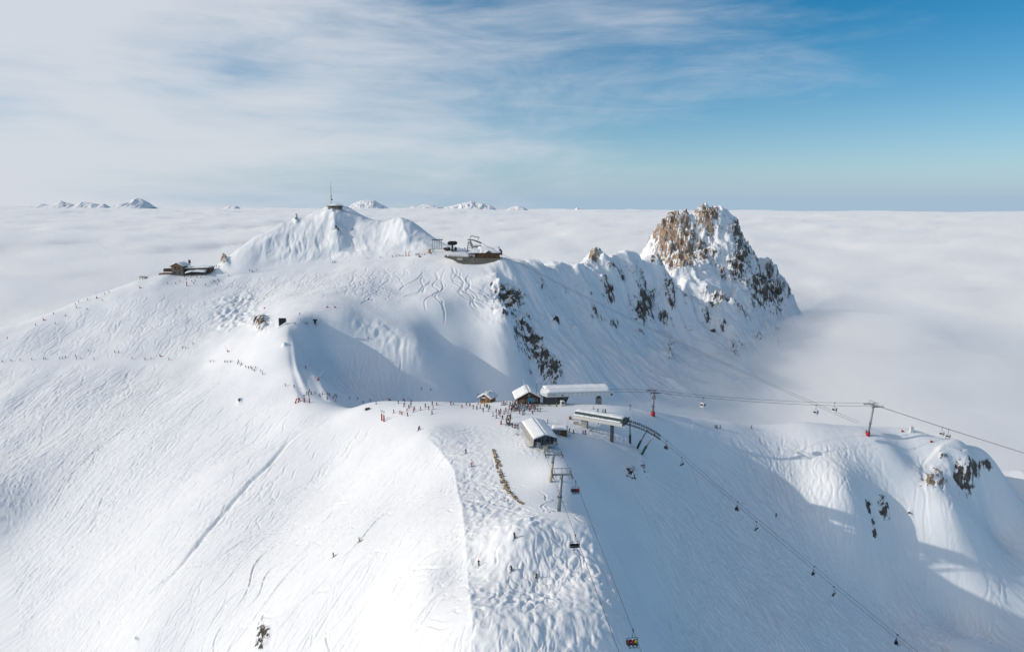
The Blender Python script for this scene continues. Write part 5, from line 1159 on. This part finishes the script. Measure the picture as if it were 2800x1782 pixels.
def pose(lean=0, crouch=0, split=0, arm=(.16, -.1), side=.3, sit=False):
    z = -crouch; J = dict(pelvis=(0, -.1*crouch*2, .95+z, .16, .13), belly=(0, .25*lean, 1.12+z, .165, .13), chest=(0, .6*lean, 1.36+z, .175, .14), neck=(0, .85*lean, 1.53+z, .075), head=(0, 1.0*lean+.02, 1.66+z, .125), top=(0, 1.02*lean+.01, 1.77+z, .095))
    for s, q in ((-1, 'L'), (1, 'R')):
        f = split*s
        J['s'+q] = (s*.2, .6*lean, 1.43+z, .09); J['e'+q] = (s*side, .5*lean-.02+arm[0]*.3, 1.15+z, .065); J['h'+q] = (s*(side+.02), .5*lean+arm[0]+.15, 1.02+z+arm[1]*.5, .055)
        if sit: J['p'+q] = (s*.1, .05, .92+z, .115); J['k'+q] = (s*.13, .46, .95+z, .085); J['a'+q] = (s*.13, .5, .5+z, .075); J['t'+q] = (s*.13, .72, .44+z, .06)
        else: J['p'+q] = (s*.1, f*.15, .88+z, .115); J['k'+q] = (s*.12, .10+f*.3+crouch*.8, .50+z*.4, .085); J['a'+q] = (s*.13, f*.5-.02, .14, .075); J['t'+q] = (s*.13, f*.5+.2, .09, .06)
    return J
BODY = [body('person', pose(), ED), body('person', pose(.25, .2, .0, (.35, .2), .33), ED), body('person', pose(.1, .03, .32, (.25, .1), .3), ED), body('person', pose(.04, 0, .1, (.02, -.3), .26), ED)]
SIT = body('person', pose(-.04, .0, 0, (.3, .1), .28, True), ED)
CL = {k: mat(k+'_clothing', c, .8, 0, .2, 6) for k, c in dict(black=(.015, .016, .02), navy=(.02, .035, .09), red=(.45, .02, .025), orange=(.6, .2, .03), blue=(.10, .30, .50), white=(.65, .66, .68), grey=(.12, .125, .135), lime=(.45, .55, .06), maroon=(.16, .02, .03), yellow=(.6, .45, .06), teal=(.05, .25, .28), brown=(.14, .09, .05), green=(.06, .16, .07), pink=(.5, .10, .18)).items()}
SKIN = mat('skin', (.45, .27, .2), .6, 0, .1)
sk = MB().box((0, -.05, .02), (.085, 1.45, .025)); sk.add([(-.042, .675, .01), (.042, .675, .01), (.02, .85, .09), (-.02, .85, .09), (-.042, .675, .032), (.042, .675, .032), (.02, .85, .105), (-.02, .85, .105)], [(3, 2, 1, 0), (4, 5, 6, 7), (0, 1, 5, 4), (1, 2, 6, 5), (2, 3, 7, 6), (3, 0, 4, 7)]); SKI_ME = sk.mesh('ski', T['black']); SKI_RED = sk.mesh('ski', T['red']); POLE_ME = MB().tube((0, 0, 0), (0, 0, 1.1), .018, n=5).mesh('ski_pole', T['steel_dark'])
ORD = 'zeroth first second third fourth fifth sixth seventh eighth ninth tenth eleventh twelfth thirteenth fourteenth fifteenth sixteenth seventeenth eighteenth nineteenth'.split()
def ordw(n):
    if n < 20: return ORD[n]
    tens = {2: 'twent', 3: 'thirt', 4: 'fort', 5: 'fift'}[n//10]
    return tens+'ieth' if n % 10 == 0 else {2: 'twenty', 3: 'thirty', 4: 'forty', 5: 'fifty'}[n//10]+'-'+ORD[n % 10]
def dress(o, jac, pan):
    hel = RNG.choice(['black', 'white', 'grey', 'red', 'black', 'navy'])
    for sl, m in zip(o.material_slots, (CL[pan], CL[jac], SKIN, CL[hel], CL['black'])): sl.link = 'OBJECT'; sl.material = m
def person(u, v, jac, pan, label, group, near=None, rz=None, kind=None, scale=1.1):
    q = spot(u, v)
    if math.isnan(q.x): return None
    rz = RNG.random()*6.28 if rz is None else rz; kind = RNG.choice([0, 0, 2, 3, 1]) if kind is None else kind
    o = bpy.data.objects.new('person', BODY[kind]); C.objects.link(o); o.location = q; o.rotation_euler = (0, 0, rz); o.scale = (scale,)*3; dress(o, jac, pan); tag(o, label, 'person', group)
    r = math.hypot(q.x, q.y); near = r < 400 if near is None else near
    if near:
        fx_, fy_ = -math.sin(rz), math.cos(rz); pt = math.atan2(gz(q.x+fx_*.8, q.y+fy_*.8)-gz(q.x-fx_*.8, q.y-fy_*.8), 1.6)
        for s in (-1, 1):
            k = bpy.data.objects.new('ski', SKI_RED if jac == 'red' else SKI_ME); C.objects.link(k); k.parent = o; k.location = (s*.13, 0, .03); k.rotation_euler = (pt, 0, 0)
            w = bpy.data.objects.new('ski_pole', POLE_ME); C.objects.link(w); w.parent = o; w.location = (s*.36, .25, -.02); w.rotation_euler = (.12, -.06*s, 0)
    return o
GEN = ['black']*11+['navy']*4+['grey']*3+['red']*3+['maroon']*2+['blue', 'brown', 'green', 'white', 'teal']
PANTS = ['black']*7+['grey']*2+['navy']*2+['brown', 'white']
PSC = 1.08
known = {(1421, 1131): ('red', 'black'), (1358, 1143): ('red', 'black'), (1348, 1137): ('blue', 'white'), (1367, 1137): ('red', 'red'), (1405, 1123): ('orange', 'grey'), (1314, 1116): ('orange', 'black'), (1478, 1125): ('black', 'lime'), (1461, 1125): ('red', 'maroon'), (918, 1097): ('red', 'red'), (993, 1103): ('red', 'red'), (955, 1090): ('red', 'black'), (978, 1092): ('maroon', 'maroon'), (1099, 1134): ('red', 'orange'), (1172, 1119): ('red', 'red'), (1185, 1119): ('red', 'white'), (1408, 1170): ('red', 'black'), (1294, 1117): ('black', 'lime'), (1378, 1132): ('red', 'black'), (1307, 1106): ('yellow', 'brown'), (1447, 1118): ('maroon', 'maroon'), (1451, 1120): ('red', 'maroon'), (1453, 1115): ('red', 'black'), (1456, 1131): ('red', 'black'), (1389, 1129): ('brown', 'red'), (1112, 1124): ('red', 'white'), (1134, 1121): ('red', 'black'), (875, 1084): ('green', 'grey'), (1427, 1121): ('teal', 'navy'), (1411, 1119): ('white', 'navy')}
CLUST = {
 'along the long traverse path': [(6,991),(30,988),(55,987),(87,985),(119,983),(123,983),(163,982),(170,980),(178,978),(207,976),(209,983),(221,982),(257,984),(361,982),(395,984),(398,984),(413,983),(462,985),(574,990),(583,990),(614,991),(621,992),(630,991)],
 'just above the long traverse path': [(242,961),(314,965),(324,965),(500,953),(507,953),(528,942)],
 'on the piste under the left skyline': [(20,927),(98,891),(151,887),(146,860),(180,865),(209,843),(206,834),(215,828),(238,848),(280,823),(287,806),(298,801),(239,821)],
 'by the timber restaurant': [(458,777),(480,777),(491,771),(525,772),(534,769),(530,777),(505,759),(514,759),(521,760),(538,760),(548,760),(553,759),(562,781),(576,774)],
 'on the piste right of the timber restaurant': [(583,771),(588,772),(596,766),(599,771),(594,781),(616,748),(625,756),(659,789),(674,819),(645,828),(692,821),(697,868)],
 'by the tiny skyline hut': [(583,735),(587,731),(592,730),(599,731)],
 'on the road under the summit hill': [(683,742),(690,744),(702,740),(909,719),(914,719),(917,718),(1003,708),(1039,706)],
 'left of the promontory restaurant': [(1073,704),(1083,702),(1089,701),(1093,701),(1102,702),(1122,691),(1136,699),(1139,699),(1142,698),(1145,698),(1147,697),(1155,698),(1161,698),(1168,694),(1176,696),(1180,696),(1191,696),(1209,691)],
 'in the upper bowl near the wind screen': [(820,862),(806,887),(835,887),(840,887)],
 'skiing round the white shoulder': [(649,996),(652,991),(657,1001),(661,998),(672,1006),(680,1008),(686,1007),(689,1012),(695,1015),(699,1009),(712,1017),(718,1025),(780,1056),(804,1060)],
 'in the group behind the red padded posts': [(838,1079),(843,1078),(846,1071),(852,1078),(861,1076),(875,1084),(882,1078),(896,1079),(901,1081),(895,1092),(911,1089),(916,1083),(920,1086),(918,1097)],
 'strung out along the brink of the col': [(955,1091),(978,1093),(993,1103),(1012,1098),(1028,1105),(1090,1103),(1107,1104),(1124,1103)],
 'on the open snow of the col': [(1076,1129),(1094,1131),(1099,1134),(1105,1111),(1112,1124),(1114,1137),(1118,1116),(1123,1112),(1131,1126),(1134,1121),(1150,1121),(1163,1113),(1172,1119),(1181,1132),(1182,1107),(1185,1119),(1195,1108)],
 'between the col and the small log cabin': [(1233,1107),(1240,1106),(1264,1114),(1276,1108),(1285,1111),(1294,1117),(1304,1119)],
 'in the cluster before the small log cabin': [(1307,1106),(1314,1116),(1321,1125),(1324,1111),(1329,1114),(1333,1114),(1335,1125),(1339,1118)],
 'scattered left of the chalet crowd': [(1348,1137),(1357,1128),(1358,1143),(1364,1131),(1367,1137),(1369,1126),(1372,1108),(1374,1146),(1377,1107),(1378,1132),(1381,1107),(1383,1125),(1385,1105),(1389,1129),(1397,1142)],
 'in the crowd left of the map board': [(1393,1119),(1395,1108),(1398,1125),(1402,1106),(1402,1112),(1404,1118),(1405,1123),(1406,1106),(1408,1110),(1411,1119),(1412,1114),(1416,1106),(1417,1119),(1420,1106),(1424,1110),(1400,1121),(1407,1116),(1409,1107),(1414,1110),(1414,1122),(1418,1113),(1419,1122),(1422,1117),(1410,1124),(1399,1115)],
 'in the crowd right of the map board': [(1421,1131),(1427,1121),(1430,1134),(1434,1131),(1436,1112),(1439,1119),(1441,1112),(1445,1106),(1447,1118),(1450,1106),(1451,1120),(1453,1115),(1456,1131),(1457,1117),(1461,1125),(1461,1115),(1470,1110),(1471,1124),(1478,1125),(1429,1115),(1431,1109),(1433,1120),(1437,1106),(1443,1117),(1446,1111),(1449,1124),(1455,1109),(1459,1107),(1464,1119),(1466,1108)],
 'under the white gondola station': [(1485,1108),(1502,1109),(1522,1111),(1623,1118),(1634,1126),(1649,1128),(1655,1128)],
 'by the cable wheel': [(1401,1167),(1408,1170),(1411,1170),(1416,1171),(1498,1157)],
 'before the green roofed station': [(1556,1180),(1569,1184),(1596,1186),(1600,1186)],
 'on the sunlit path of the right ridge': [(1956,1169),(1960,1170),(1969,1171),(2055,1172)],
 'on the shaded bowl floor behind the col': [(1152,1066),(1177,1068)],
}
DIRS = {'along the long traverse path': -1.5, 'skiing round the white shoulder': -1.9}
for phrase, L_list in CLUST.items():
    L_list = sorted(L_list); many = len(L_list) > 2
    for i, (u, v) in enumerate(L_list):
        jac, pan = known.get((u, v), (RNG.choice(GEN), RNG.choice(PANTS)))
        person(u, v, jac, pan, 'skier in %s jacket, %s from left %s' % (jac, ordw(i+1), phrase), 'skiers '+phrase, rz=(DIRS[phrase]+RNG.uniform(-.3, .3)) if phrase in DIRS else None, kind=None if v < 1180 else 1)
for u, v, jac, pan, lab, kd in ((1406, 1472, 'black', 'black', 'skier in black, highest of the four crossing the moguls', 0), (1309, 1548, 'navy', 'grey', 'skier in dark blue, leftmost of the four on the moguls', 0), (1399, 1560, 'black', 'navy', 'skier in black, middle of the lower three on the moguls', 1), (1467, 1583, 'brown', 'black', 'skier in brown jacket, lowest right of the four on the moguls', 1),
  (913, 1521, 'navy', 'navy', 'lone skier in dark blue low on the big left slope', 1), (984, 1480, 'yellow', 'brown', 'lone skier in yellow on the big left slope', 1), (1274, 1239, 'black', 'black', 'skier in black entering the top of the mogul run', 2), (1288, 1275, 'pink', 'teal', 'skier in pink jacket and teal trousers on the upper moguls', 1), (1144, 1177, 'black', 'black', 'skier in black, left one of the pair at the brink of the left slope', 2), (1147, 1174, 'brown', 'grey', 'skier in brown, right one of the pair at the brink of the left slope', 2),
  (837, 1007, 'black', 'black', 'lone skier in black on the groomed corridor', 1), (2122, 1412, 'black', 'black', 'lone dark skier in the middle of the big shaded slope', 1), (2368, 1184, 'navy', 'black', 'person in dark jacket beside the leaning gondola tower', 0), (963, 630, 'black', 'black', 'lone dark climber on the shaded face of the summit hill', 0), (1008, 821, 'black', 'black', 'lone dark skier in the middle of the upper bowl', 1), (1271, 682, 'black', 'navy', 'dark figure by the lattice lift head on the promontory', 0), (1006, 927, 'navy', 'black', 'lone skier among the bumps in the bowl', 1)):
    person(u, v, jac, pan, lab, None, kind=kd, near=v > 1000)
def rider(ch, x, jac, pan, label, group, near=True):
    o = bpy.data.objects.new('person', SIT); C.objects.link(o); R = Matrix.Rotation(ch.rotation_euler.z, 3, 'Z'); o.location = Vector(ch.location)+R@Vector((x, .22, -3.78)); o.rotation_euler = (0, 0, ch.rotation_euler.z+math.pi); dress(o, jac, pan); tag(o, label, 'person', group)
    for s in (-1, 1): k = bpy.data.objects.new('ski', SKI_ME); C.objects.link(k); k.parent = o; k.location = (s*.13, .62, .38); k.rotation_euler = (.1, 0, 0)
for i, (x, j) in enumerate(((.82, 'red'), (.28, 'maroon'), (-.26, 'black'), (-.8, 'navy'))): rider(CH[0], x, j, 'black', 'rider in %s jacket on the loaded chair before the tall grey tower' % j, 'riders on the upper front chair')
for i, (x, j) in enumerate(((.8, 'lime'), (.1, 'red'), (-.7, 'maroon'))): rider(CH[2], x, j, 'black', 'rider in %s jacket on the loaded chair at the bottom edge' % j, 'riders on the lower front chair')
for (c_, r_), nm in zip([q for q in SIDE if q[1]], ('nearest the curved ramp', 'amid the shaded slope', 'nearest the lower right corner')):
    for x, j in ((.6, 'red' if 'ramp' in nm else 'black'), (-.4, 'navy')): rider(c_, x, j, 'black', 'rider in %s jacket on the side lift chair %s' % (j, nm), 'riders on the side lift')
